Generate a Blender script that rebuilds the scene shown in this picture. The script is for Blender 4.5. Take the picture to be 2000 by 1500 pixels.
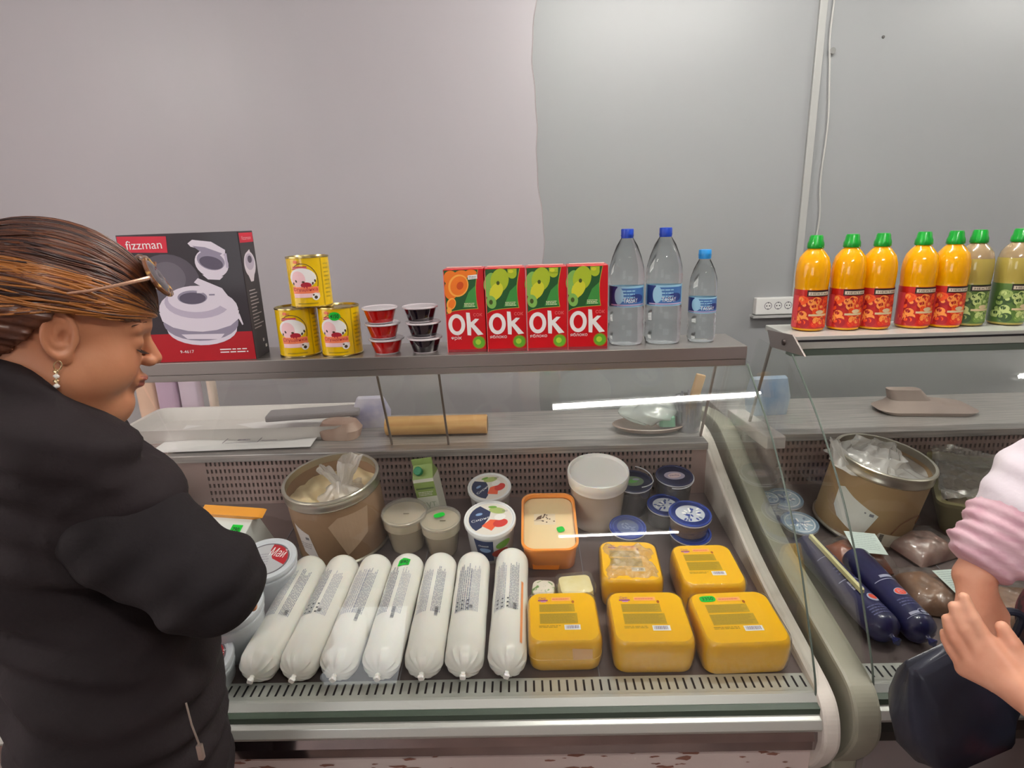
import bpy, bmesh, math, random
import numpy as np
from mathutils import Vector, Matrix, Euler

for o in list(bpy.data.objects): bpy.data.objects.remove(o, do_unlink=True)
S = bpy.context.scene
COL = S.collection
PI = math.pi
R = math.radians

# ------------------------------------------------------------ camera
cam_d = bpy.data.cameras.new('camera'); cam = bpy.data.objects.new('camera', cam_d); COL.objects.link(cam)
pitch, roll, yaw = R(15.7), R(1.95), R(1.15)
fw = Vector((-math.sin(yaw)*math.cos(pitch), math.cos(yaw)*math.cos(pitch), -math.sin(pitch)))
rt = fw.cross(Vector((0, 0, 1))).normalized(); up = rt.cross(fw)
right = math.cos(roll)*rt - math.sin(roll)*up
upv = math.sin(roll)*rt + math.cos(roll)*up
mm = Matrix((right, upv, -fw)).transposed().to_4x4(); mm.translation = Vector((0, 0, 1.57))
cam.matrix_world = mm
cam_d.sensor_width = 36; cam_d.lens = 36*1150/2000; cam_d.clip_start = .02
S.camera = cam
# ------------------------------------------------------------ world, exposure
w = bpy.data.worlds.new('world'); S.world = w; w.use_nodes = True
w.node_tree.nodes['Background'].inputs[0].default_value = (.9, .93, 1, 1)
w.node_tree.nodes['Background'].inputs[1].default_value = .25
S.view_settings.view_transform = 'Standard'; S.view_settings.look = 'None'
S.view_settings.gamma = 1; S.view_settings.use_curve_mapping = False
S.view_settings.exposure = EXPO = 0.75
try:
    S.cycles.transparent_max_bounces = 32
    S.cycles.max_bounces = 10; S.cycles.transmission_bounces = 8
except Exception: pass

# ------------------------------------------------------------ materials
MATS = {}
def lin(c):
    out = []
    for v in c[:3]:
        v = v/255.0
        out.append(v/12.92 if v <= .04045 else ((v+.055)/1.055)**2.4)
    return tuple(out)+(1.0,)
def mat(name, col=(200, 200, 200), rough=.5, metal=0., spec=.5, coat=0., sss=0., trans=0., ior=1.45, col2=None, nscale=8, nstretch=(1, 1, 1), bump=0., bscale=40, emit=0., nlo=.35, nhi=.65, aniso=0.):
    if name in MATS: return MATS[name]
    m = bpy.data.materials.new(name); MATS[name] = m; m.use_nodes = True
    nt = m.node_tree; b = nt.nodes['Principled BSDF']
    b.inputs['Base Color'].default_value = lin(col); b.inputs['Roughness'].default_value = rough
    b.inputs['Metallic'].default_value = metal; b.inputs['Specular IOR Level'].default_value = spec
    b.inputs['Coat Weight'].default_value = coat; b.inputs['Coat Roughness'].default_value = .08
    b.inputs['Transmission Weight'].default_value = trans; b.inputs['IOR'].default_value = ior
    if sss:
        b.inputs['Subsurface Weight'].default_value = sss; b.inputs['Subsurface Radius'].default_value = (.01, .005, .003)
    if emit:
        b.inputs['Emission Color'].default_value = lin(col); b.inputs['Emission Strength'].default_value = emit
    if col2 or bump:
        tc = nt.nodes.new('ShaderNodeTexCoord'); mp = nt.nodes.new('ShaderNodeMapping')
        mp.inputs['Scale'].default_value = nstretch
        nt.links.new(tc.outputs['Object'], mp.inputs[0])
    if col2:
        n = nt.nodes.new('ShaderNodeTexNoise'); n.inputs['Scale'].default_value = nscale; n.inputs['Detail'].default_value = 5
        cr = nt.nodes.new('ShaderNodeValToRGB')
        cr.color_ramp.elements[0].position = nlo; cr.color_ramp.elements[1].position = nhi
        cr.color_ramp.elements[0].color = lin(col); cr.color_ramp.elements[1].color = lin(col2)
        nt.links.new(mp.outputs[0], n.inputs[0]); nt.links.new(n.outputs[0], cr.inputs[0]); nt.links.new(cr.outputs[0], b.inputs['Base Color'])
    if bump:
        n = nt.nodes.new('ShaderNodeTexNoise'); n.inputs['Scale'].default_value = bscale; n.inputs['Detail'].default_value = 4
        bp = nt.nodes.new('ShaderNodeBump'); bp.inputs['Strength'].default_value = bump; bp.inputs['Distance'].default_value = .004
        nt.links.new(mp.outputs[0], n.inputs[0]); nt.links.new(n.outputs[0], bp.inputs['Height']); nt.links.new(bp.outputs[0], b.inputs['Normal'])
    return m
def film(name, col=(240, 245, 245), base=.06, rough=.08, body=0., bump=0., bscale=30):
    """thin clear sheet: transparent + fresnel-weighted gloss (+ a share of milky diffuse)"""
    if name in MATS: return MATS[name]
    m = bpy.data.materials.new(name); MATS[name] = m; m.use_nodes = True
    nt = m.node_tree; nt.nodes.clear()
    out = nt.nodes.new('ShaderNodeOutputMaterial'); tr = nt.nodes.new('ShaderNodeBsdfTransparent'); gl = nt.nodes.new('ShaderNodeBsdfGlossy')
    tr.inputs[0].default_value = lin(col); gl.inputs['Roughness'].default_value = rough
    lw = nt.nodes.new('ShaderNodeLayerWeight'); lw.inputs[0].default_value = .5
    pw = nt.nodes.new('ShaderNodeMath'); pw.operation = 'POWER'; pw.inputs[1].default_value = 4.5
    ma = nt.nodes.new('ShaderNodeMath'); ma.operation = 'MULTIPLY_ADD'; ma.inputs[1].default_value = 1-base; ma.inputs[2].default_value = base
    nt.links.new(lw.outputs['Facing'], pw.inputs[0]); nt.links.new(pw.outputs[0], ma.inputs[0])
    mx = nt.nodes.new('ShaderNodeMixShader'); nt.links.new(ma.outputs[0], mx.inputs[0])
    src = tr
    if body:
        df = nt.nodes.new('ShaderNodeBsdfDiffuse'); df.inputs[0].default_value = lin(col)
        tl = nt.nodes.new('ShaderNodeBsdfTranslucent'); tl.inputs[0].default_value = lin(col)
        m0 = nt.nodes.new('ShaderNodeMixShader'); m0.inputs[0].default_value = .4
        nt.links.new(df.outputs[0], m0.inputs[1]); nt.links.new(tl.outputs[0], m0.inputs[2])
        m2 = nt.nodes.new('ShaderNodeMixShader'); m2.inputs[0].default_value = body
        nt.links.new(tr.outputs[0], m2.inputs[1]); nt.links.new(m0.outputs[0], m2.inputs[2]); src = m2
    nt.links.new(src.outputs[0], mx.inputs[1]); nt.links.new(gl.outputs[0], mx.inputs[2])
    if bump:
        tc = nt.nodes.new('ShaderNodeTexCoord'); n = nt.nodes.new('ShaderNodeTexNoise'); n.inputs['Scale'].default_value = bscale; n.inputs['Detail'].default_value = 5
        bp = nt.nodes.new('ShaderNodeBump'); bp.inputs['Strength'].default_value = bump; bp.inputs['Distance'].default_value = .01
        nt.links.new(tc.outputs['Object'], n.inputs[0]); nt.links.new(n.outputs[0], bp.inputs['Height']); nt.links.new(bp.outputs[0], gl.inputs['Normal'])
    nt.links.new(mx.outputs[0], out.inputs[0])
    return m

WHITE = mat('white_print', (236, 234, 232), .4)
BLACK = mat('black_print', (30, 28, 32), .45)
GREY = mat('grey_print', (120, 118, 124), .5)
GREEN_ST = mat('green_sticker', (10, 190, 50), .45)
INK = mat('ink_dark_green', (10, 60, 25), .5)
RED = mat('red_print', (205, 22, 34), .35, coat=.3)
STEEL = mat('steel', (194, 187, 183), .34, metal=.55, col2=(150, 146, 143), nscale=3, nstretch=(2, 60, 60))
STEEL_SHELF = mat('steel_shelf', (170, 165, 160), .33, metal=.85)
STEEL_DARK = mat('steel_dark', (120, 106, 104), .36, metal=.45, col2=(104, 92, 90), nscale=5)
MIRROR = mat('mirror_steel', (165, 155, 155), .09, metal=1.)
ALU = mat('pale_aluminium', (205, 207, 200), .32, metal=.45)
CREAM = mat('cream_plastic', (214, 206, 196), .5, col2=(190, 180, 168), nscale=14, nlo=.5, nhi=.75)
OLIVE = mat('olive_plastic', (158, 156, 138), .45, col2=(146, 144, 128), nscale=7)
GLASS = film('case_glass', (254, 255, 254), .026, .0)
GLASS_EDGE = mat('glass_edge', (90, 100, 92), .2)
CLEAR = film('clear_film', (253, 253, 252), .05, .12, body=.02, bump=1., bscale=22)
MILKY = film('milky_plastic', (238, 234, 226), .07, .2, body=.38)
BAGM = film('bag_plastic', (245, 243, 240), .1, .18, body=.5, bump=.8, bscale=25)

# ------------------------------------------------------------ mesh builder
class MB:
    def __init__(s): s.V = []; s.F = []; s.MI = []; s.SM = []; s.mats = []; s.T = None; s.sharp = 33
    def mi(s, m):
        if m not in s.mats: s.mats.append(m)
        return s.mats.index(m)
    def add(s, vs, fs, m, smooth=False):
        o = len(s.V); k = s.mi(m)
        for v in vs:
            v = Vector(v)
            s.V.append(s.T @ v if s.T else v)
        for f in fs:
            s.F.append([i+o for i in f]); s.MI.append(k); s.SM.append(smooth)
    def box(s, x0, x1, y0, y1, z0, z1, m, bev=0.):
        bm = bmesh.new(); bmesh.ops.create_cube(bm, size=1)
        for v in bm.verts:
            v.co = Vector(((x0+x1)/2+v.co.x*(x1-x0), (y0+y1)/2+v.co.y*(y1-y0), (z0+z1)/2+v.co.z*(z1-z0)))
        if bev: bmesh.ops.bevel(bm, geom=bm.edges[:], offset=bev, segments=2, affect='EDGES', profile=.6)
        s.bm(bm, m); return s
    def bm(s, bm, m, smooth=False):
        bm.verts.index_update()
        s.add([v.co.copy() for v in bm.verts], [[v.index for v in f.verts] for f in bm.faces], m, smooth); bm.free()
    def prism(s, pts, axis, a, b, m, bev=0., smooth=False):
        """pts 2D polygon extruded along axis 0/1/2 from a to b"""
        def mk(p, t):
            return (t, p[0], p[1]) if axis == 0 else ((p[0], t, p[1]) if axis == 1 else (p[0], p[1], t))
        bm = bmesh.new()
        A = [bm.verts.new(mk(p, a)) for p in pts]; B = [bm.verts.new(mk(p, b)) for p in pts]
        n = len(pts); bm.faces.new(A); bm.faces.new(B[::-1])
        for i in range(n): bm.faces.new((A[i], B[i], B[(i+1) % n], A[(i+1) % n]))
        bmesh.ops.recalc_face_normals(bm, faces=bm.faces[:])
        if bev: bmesh.ops.bevel(bm, geom=[e for e in bm.edges if e.calc_face_angle(0) > .6], offset=bev, segments=2, affect='EDGES', profile=.6)
        s.bm(bm, m, smooth); return s
    def strip(s, path, th, axis, a, b, m, smooth=True):
        """sheet of thickness th following 2D path, extruded along the axis"""
        n = len(path); off = []
        for i in range(n):
            p0 = Vector(path[max(0, i-1)]); p1 = Vector(path[min(n-1, i+1)]); t = (p1-p0).normalized()
            off.append((path[i][0]-t.y*th, path[i][1]+t.x*th))
        pts = list(path)+off[::-1]
        def mk(p, t): return (t, p[0], p[1]) if axis == 0 else ((p[0], t, p[1]) if axis == 1 else (p[0], p[1], t))
        V = [mk(p, a) for p in pts]+[mk(p, b) for p in pts]; N = 2*n; F = []
        for i in range(n-1):
            F.append((i, i+1, N+i+1, N+i)); j = N-1-i; F.append((j, N+j, N+j-1, j-1))
            F.append((i, N-1-i, N-2-i, i+1)); F.append((N+i, N+i+1, N+N-2-i, N+N-1-i))
        F.append((0, N, N+N-1, N-1)); F.append((n-1, n, N+n, N+n-1))
        s.add(V, F, m, smooth); return s
    def lathe(s, prof, m, n=32, mm=None, smooth=True, rf=None, caps=True):
        """prof list of (r,z); mm optional material per segment; rf(a,z) radius factor"""
        V = []; k = len(prof)
        for i, (r, z) in enumerate(prof):
            for j in range(n):
                a = 2*PI*j/n; q = r*(rf(a, z) if rf else 1)
                V.append((q*math.sin(a), -q*math.cos(a), z))
        for i in range(k-1):
            F = [(i*n+j, i*n+(j+1) % n, (i+1)*n+(j+1) % n, (i+1)*n+j) for j in range(n)]
            if i == 0: o = len(s.V); s.add(V, F, mm[i] if mm else m, smooth)
            else:
                kk = s.mi(mm[i] if mm else m)
                for f in F: s.F.append([q+o for q in f]); s.MI.append(kk); s.SM.append(smooth)
        if caps:
            for ring, mt, rev in ((0, mm[0] if mm else m, True), (k-1, mm[-1] if mm else m, False)):
                if prof[ring][0] > 1e-5:
                    f = [o+ring*n+j for j in range(n)]
                    s.F.append(f[::-1] if rev else f); s.MI.append(s.mi(mt)); s.SM.append(False)
        return s
    def loft(s, rings, m, smooth=True, c0=True, c1=True, mm=None):
        n = len(rings[0]); o = len(s.V)
        for r in rings:
            for v in r: s.V.append(s.T @ Vector(v) if s.T else Vector(v))
        for i in range(len(rings)-1):
            kk = s.mi(mm[i] if mm else m)
            for j in range(n):
                s.F.append([o+i*n+j, o+i*n+(j+1) % n, o+(i+1)*n+(j+1) % n, o+(i+1)*n+j]); s.MI.append(kk); s.SM.append(smooth)
        if c0: s.F.append([o+j for j in range(n)][::-1]); s.MI.append(s.mi(mm[0] if mm else m)); s.SM.append(False)
        if c1: s.F.append([o+(len(rings)-1)*n+j for j in range(n)]); s.MI.append(s.mi(mm[-1] if mm else m)); s.SM.append(False)
        return s
    def tube(s, path, r, m, n=8, closed=False):
        P = [Vector(p) for p in path]; k = len(P); rings = []
        u = None
        for i in range(k):
            if closed: t = (P[(i+1) % k]-P[i-1]).normalized()
            else: t = (P[min(k-1, i+1)]-P[max(0, i-1)]).normalized()
            if u is None: u = t.orthogonal().normalized()
            else: u = (u-t*u.dot(t)).normalized()
            v = t.cross(u); rr = r[i] if isinstance(r, (list, tuple)) else r
            rings.append([P[i]+u*(rr*math.cos(2*PI*j/n))+v*(rr*math.sin(2*PI*j/n)) for j in range(n)])
        if closed: rings.append(rings[0])
        return s.loft(rings, m, True, not closed, not closed)
    def grid(s, fn, nu, nv, m, smooth=True):
        V = [fn(i/nu, j/nv) for i in range(nu+1) for j in range(nv+1)]
        F = [(i*(nv+1)+j, (i+1)*(nv+1)+j, (i+1)*(nv+1)+j+1, i*(nv+1)+j+1) for i in range(nu) for j in range(nv)]
        s.add(V, F, m, smooth); return s
    # ---- flat printing, mapped on a surface through fm(u,v,off)
    def deco(s, V2, F2, fm, m, layer=1, step=None):
        if step:
            bm = bmesh.new(); vs = [bm.verts.new((v[0], v[1], 0)) for v in V2]
            for f in F2:
                try: bm.faces.new([vs[i] for i in f])
                except ValueError: pass
            lo = min(v[0] for v in V2); hi = max(v[0] for v in V2); k = math.floor(lo/step)+1
            while k*step < hi:
                bmesh.ops.bisect_plane(bm, geom=bm.verts[:]+bm.edges[:]+bm.faces[:], plane_co=(k*step, 0, 0), plane_no=(1, 0, 0)); k += 1
            bm.verts.index_update()
            V2 = [(v.co.x, v.co.y) for v in bm.verts]; F2 = [[v.index for v in f.verts] for f in bm.faces]; bm.free()
        T = s.T; s.add([fm(v[0], v[1], .00022*layer) for v in V2], F2, m)
    def poly(s, pts, fm, m, layer=1, step=None): s.deco(pts, [list(range(len(pts)))], fm, m, layer, step)
    def rect(s, u0, v0, u1, v1, fm, m, layer=1, step=None): s.poly([(u0, v0), (u1, v0), (u1, v1), (u0, v1)], fm, m, layer, step)
    def ell(s, u, v, a, b, fm, m, layer=1, step=None, rot=0., n=26, t0=0., t1=2*PI):
        c, q = math.cos(rot), math.sin(rot); pts = []
        for i in range(n+(0 if t1-t0 >= 6.28 else 1)):
            t = t0+(t1-t0)*i/n; x = a*math.cos(t); y = b*math.sin(t); pts.append((u+x*c-y*q, v+x*q+y*c))
        if t1-t0 < 6.28: pts.append((u, v))
        s.poly(pts, fm, m, layer, step)
    def ring(s, u, v, a, b, wd, fm, m, layer=1, n=30, t0=0., t1=2*PI, step=None):
        V2 = []; F2 = []
        for i in range(n+1):
            t = t0+(t1-t0)*i/n
            V2 += [(u+a*math.cos(t), v+b*math.sin(t)), (u+(a-wd)*math.cos(t), v+(b-wd)*math.sin(t))]
        for i in range(n): F2.append([2*i, 2*i+2, 2*i+3, 2*i+1])
        s.deco(V2, F2, fm, m, layer, step)
    def text(s, body, u, v, h, fm, m, layer=2, width=None, rot=0., bold=0., step=None, shear=0.):
        V2, F2 = text_geo(body, bold)
        if not V2: return
        x0 = min(p[0] for p in V2); x1 = max(p[0] for p in V2); y0 = min(p[1] for p in V2); y1 = max(p[1] for p in V2)
        sy = h/(y1-y0); sx = width/(x1-x0) if width else sy; c, q = math.cos(rot), math.sin(rot)
        P = []
        for p in V2:
            y = (p[1]-(y0+y1)/2)*sy; x = (p[0]-(x0+x1)/2)*sx+shear*y; P.append((u+x*c-y*q, v+x*q+y*c))
        s.deco(P, F2, fm, m, layer, step)
    def lines(s, u0, v0, u1, v1, n, fm, m, layer=2, seed=1, fill=.45, along='u', gap=.006, step=None):
        """rows of unreadable small print"""
        rn = random.Random(seed)
        for k in range(n):
            t = (k+.5)/n
            if along == 'u':
                c = v1+(v0-v1)*t; hh = (v1-v0)/n*fill/2; x = u0; end = u1-(u1-u0)*rn.random()*.15
            else:
                c = u0+(u1-u0)*t; hh = (u1-u0)/n*fill/2; x = v0; end = v1-(v1-v0)*rn.random()*.15
            while x < end:
                l = min(rn.uniform(.4, 1.5)*gap*1.6, end-x)
                if along == 'u': s.rect(x, c-hh, x+l, c+hh, fm, m, layer, step)
                else: s.rect(c-hh, x, c+hh, x+l, fm, m, layer, step)
                x += l+gap*.25
    def bars(s, u0, v0, u1, v1, fm, layer=2, seed=3, along='u', step=None, back=True, d=BLACK, b=WHITE):
        rn = random.Random(seed)
        if back: s.rect(u0-.002, v0-.002, u1+.002, v1+.002, fm, b, layer, step)
        x = 0.; L = (u1-u0) if along == 'u' else (v1-v0)
        while x < L:
            wd = rn.choice((.0006, .0011, .0016)); e = min(x+wd, L)
            if along == 'u': s.rect(u0+x, v0, u0+e, v1, fm, d, layer+1, step)
            else: s.rect(u0, v0+x, u1, v0+e, fm, d, layer+1, step)
            x = e+rn.choice((.0006, .0011))
    def mesh(s, name):
        me = bpy.data.meshes.new(name); me.from_pydata([tuple(v) for v in s.V], [], s.F)
        for m in s.mats: me.materials.append(m)
        me.polygons.foreach_set('material_index', s.MI); me.polygons.foreach_set('use_smooth', s.SM)
        me.update()
        if any(s.SM): me.set_sharp_from_angle(angle=R(s.sharp))
        return me
TXT = {}
def text_geo(body, bold=0.):
    key = (body, bold)
    if key not in TXT:
        c = bpy.data.curves.new('t', 'FONT'); c.body = body; c.offset = bold; c.resolution_u = 3
        o = bpy.data.objects.new('t', c); COL.objects.link(o)
        dg = bpy.context.evaluated_depsgraph_get(); me = bpy.data.meshes.new_from_object(o.evaluated_get(dg))
        TXT[key] = ([(v.co.x, v.co.y) for v in me.vertices], [list(p.vertices) for p in me.polygons])
        bpy.data.objects.remove(o); bpy.data.curves.remove(c); bpy.data.meshes.remove(me)
    return TXT[key]
def plane_map(o, ux, uy):
    o, ux, uy = Vector(o), Vector(ux).normalized(), Vector(uy).normalized(); n = ux.cross(uy)
    return lambda u, v, off: o+ux*u+uy*v+n*off
def cyl_map(rf, a0=0.):
    """u = arc length around the front (-Y), v = z; rf number or function of z"""
    r0 = rf if not callable(rf) else rf(0)
    def f(u, v, off):
        r = (rf(v) if callable(rf) else rf); a = u/r0+a0; r += off
        return Vector((r*math.sin(a), -r*math.cos(a), v))
    return f
def rrect(w_, d_, r, z, k=5, dx=0., dy=0.):
    P = []
    r = min(r, w_/2-1e-4, d_/2-1e-4)
    for cx, cy, a0 in ((w_/2-r, -d_/2+r, -PI/2), (w_/2-r, d_/2-r, 0), (-w_/2+r, d_/2-r, PI/2), (-w_/2+r, -d_/2+r, PI)):
        for i in range(k+1):
            a = a0+PI/2*i/k; P.append((cx+r*math.cos(a)+dx, cy+r*math.sin(a)+dy, z))
    return P

# ------------------------------------------------------------ object helpers
def obj(name, mb, parent=None, label=None, loc=None, rot=None):
    me = mb.mesh(name) if isinstance(mb, MB) else mb
    o = bpy.data.objects.new(name, me); COL.objects.link(o)
    if parent: o.parent = parent
    if label: o['label'] = label
    if loc is not None: o.location = loc
    if rot is not None: o.rotation_euler = rot
    return o
def tag(o, label, cat, group=None, kind=None):
    o['label'] = label; o['category'] = cat
    if group: o['group'] = group
    if kind: o['kind'] = kind
    return o
def thing(name, label, cat, loc=(0, 0, 0), rot=(0, 0, 0), group=None):
    o = bpy.data.objects.new(name, None); o.empty_display_size = .05; COL.objects.link(o)
    o.location = loc; o.rotation_euler = rot
    return tag(o, label, cat, group)
def struct(name, mb, parent=None):
    o = obj(name, mb, parent); o['kind'] = 'structure'; return o
def kids(o): return [c for c in bpy.data.objects if c.parent == o]
def dup(root, loc, rot=None, label=None):
    r = root.copy(); COL.objects.link(r); r.location = loc
    if rot is not None: r.rotation_euler = rot
    if label: r['label'] = label
    for ch in kids(root):
        c = ch.copy(); COL.objects.link(c); c.parent = r
        for g in kids(ch):
            d = g.copy(); COL.objects.link(d); d.parent = c
    return r
def smooth_path(pts, n=6):
    """Catmull-Rom"""
    P = [Vector(p) for p in pts]; out = []
    for i in range(len(P)-1):
        a = P[max(0, i-1)]; b = P[i]; c = P[i+1]; d = P[min(len(P)-1, i+2)]
        for k in range(n):
            t = k/n; out.append(tuple(.5*((2*b)+(c-a)*t+(2*a-5*b+4*c-d)*t*t+(3*b-a-3*c+d)*t**3)))
    out.append(tuple(P[-1])); return out

# ------------------------------------------------------------ lights: ceiling tubes of the shop and added fill lights
TUBE_E = 120.
TUBE = mat('tube_light', (255, 252, 246), .3, emit=TUBE_E)
FIX = mat('fixture_white', (225, 225, 225), .4)
def tube_light(x0, x1, y, z, label, cat='ceiling light'):
    t = thing('ceiling_light', label, cat, ((x0+x1)/2, y, z+.06), (0, 0, R(3)), group='tube lights under the ceiling')
    h = (x1-x0)/2
    a = MB(); a.box(-h-.02, h+.02, -.035, .035, -.03, 0, FIX, .004); obj('housing', a, t)
    b = MB(); b.T = Matrix.Translation((-h, 0, -.05)) @ Matrix.Rotation(PI/2, 4, 'Y'); b.lathe([(.002, 0), (.015, .002), (.015, 2*h-.002), (.002, 2*h)], TUBE, 16); obj('tube', b, t)
    for sx in (-1, 1):
        e = MB(); e.box(sx*h-.012, sx*h+.012, -.02, .02, -.068, -.03, FIX, .003); obj('end_cap', e, t)
    return t
CEIL = 2.75
tube_light(.13, 1.33, 1.33, CEIL-.06, 'tube light on the ceiling straight above the left display case')
tube_light(2.40, 3.30, 1.42, CEIL-.06, 'tube light on the ceiling above the right display case')
tube_light(-2.95, -1.9, .30, CEIL-.06, 'added tube light on the ceiling, brightening the left part of the wall')  # unseen tube added to lift the dim upper left of the wall
tube_light(.18, .93, -.62, CEIL-.06, 'short tube light on the ceiling behind the shoppers')
def area(loc, rot, sx, sy, e, col):
    l = bpy.data.lights.new('added_fill_light', 'AREA'); l.shape = 'RECTANGLE'; l.size = sx; l.size_y = sy; l.energy = e; l.color = col
    o = bpy.data.objects.new('added_fill_light', l); COL.objects.link(o); o.location = loc; o.rotation_euler = rot
    o['kind'] = 'structure'; return o
area((-1.9, -3.05, 1.7), (R(90), 0, 0), 1.6, 1.4, 14, (.93, .97, 1))         # added cool fill from behind the camera, no window there
area((-2.95, .2, 1.7), (R(90), 0, R(-90)), 2.2, 1.5, 12, (1, .90, .90))     # added fill lamp giving the warm tint from the left

# ------------------------------------------------------------ room
WALL_L = mat('wall_panel_pinkish', (161, 157, 160), .38, spec=.4, bump=.04, bscale=3)
WALL_R = mat('wall_panel_greyish', (139, 141, 142), .38, spec=.4, bump=.04, bscale=3)
PLAIN = mat('shop_wall', (176, 170, 166), .7)
CEILM = mat('ceiling_paint', (222, 222, 220), .8)
YW = 2.60
b = MB()
def seam(z): return .088+.012*math.sin(z*5.3)+.007*math.sin(z*13+1)
zs = [i*3.0/40 for i in range(41)]
b.add([(-3.1, YW, z) for z in zs]+[(seam(z), YW, z) for z in zs], [(i, 41+i, 42+i, i+1) for i in range(40)], WALL_L)
b.add([(seam(z), YW, z) for z in zs]+[(3.6, YW, z) for z in zs], [(i, 41+i, 42+i, i+1) for i in range(40)], WALL_R)
b.box(-3.1, 3.6, YW+.002, YW+.15, 0, 3, WALL_R)
struct('wall_back', b)
b = MB(); CRK = mat('crack_dark', (158, 150, 150), .8)
b.tube([(seam(z)+.002*math.sin(z*40), YW, z) for z in [1.3+i*.03 for i in range(49)]], .0022, CRK, 6)
struct('trim_1', b)
b = MB(); b.box(-3.2, -3.1, -3.2, YW+.15, 0, 3, mat('wall_left_paint', (196, 178, 176), .7)); struct('wall_left', b)
b = MB(); b.box(3.6, 3.7, -3.2, YW+.15, 0, 3, PLAIN); struct('wall_right', b)
b = MB(); WF = mat('wall_front_lower', (120, 70, 62), .6)  # unseen lower band, coloured red-brown to give the steel bumper its reflection
b.box(-3.2, 3.7, -3.3, -3.2, 0, .9, WF); b.box(-3.2, 3.7, -3.3, -3.2, .9, 3, PLAIN); struct('wall_front', b)
b = MB(); b.box(-3.2, 3.7, -3.3, YW+.15, -.1, 0, mat('floor_tiles', (140, 120, 112), .4, col2=(112, 96, 90), nscale=6)); struct('floor', b)
b = MB(); b.box(-3.2, 3.7, -3.3, YW+.15, CEIL, CEIL+.1, CEILM); struct('ceiling', b)

# conduit with a loose cable on the wall, and the sockets
COND = mat('conduit_white', (156, 157, 154), .45)
t = thing('cable_conduit', 'white vertical cable conduit with a loose wire on the wall above the juice bottles', 'cable', (1.2, YW, 1.2))
b = MB(); b.box(-.018, .012, -.014, 0, -.06, 1.54, COND, .003); obj('duct', b, t)
b = MB(); b.tube(smooth_path([(.02, -.012, .02), (.05, -.016, .2), (.062, -.018, .33), (.05, -.018, .48), (.055, -.02, .7), (.040, -.018, .9), (.030, -.016, 1.02), (.035, -.02, 1.2), (.05, -.02, 1.38), (.07, -.018, 1.54)], 6), .0038, mat('cable_grey', (166, 166, 162), .5), 8)
obj('cable', b, t)
b = MB(); b.lathe([(.001, 0), (.012, 0), (.012, .008), (.001, .008)], mat('clip_grey', (120, 120, 118), .5), 10)
obj('clip', b, t, loc=(.046, -.012, .96), rot=(R(90), 0, 0))
t = thing('power_strip', 'white wall power strip with round sockets beside the first orange bottle', 'socket', (1.15, YW, 1.166))
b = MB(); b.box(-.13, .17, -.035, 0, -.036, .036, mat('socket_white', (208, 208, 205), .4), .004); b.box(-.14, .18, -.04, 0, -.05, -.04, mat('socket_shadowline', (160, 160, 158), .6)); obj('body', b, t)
for k in range(6):
    b = MB(); x = -.078+k*.043
    fm = plane_map((x, -.0352, .002), (1, 0, 0), (0, 0, 1))
    b.ring(0, 0, .0165, .0165, .003, fm, GREY, 1); b.ell(-.006, 0, .0028, .0028, fm, BLACK, 1); b.ell(.006, 0, .0028, .0028, fm, BLACK, 1); b.rect(-.002, .011, .002, .016, fm, BLACK, 1); b.rect(-.002, -.016, .002, -.011, fm, BLACK, 1)
    obj('socket', b, t)
b = MB(); b.lathe([(.001, 0), (.006, 0), (.005, .004), (.001, .005)], mat('anchor_dark', (90, 88, 86), .6), 10)
tag(obj('wall_anchor', b, loc=(1.445, YW, 2.205), rot=(R(90), 0, 0)), 'small dark screw anchor high on the wall, right of the conduit', 'screw')

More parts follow.
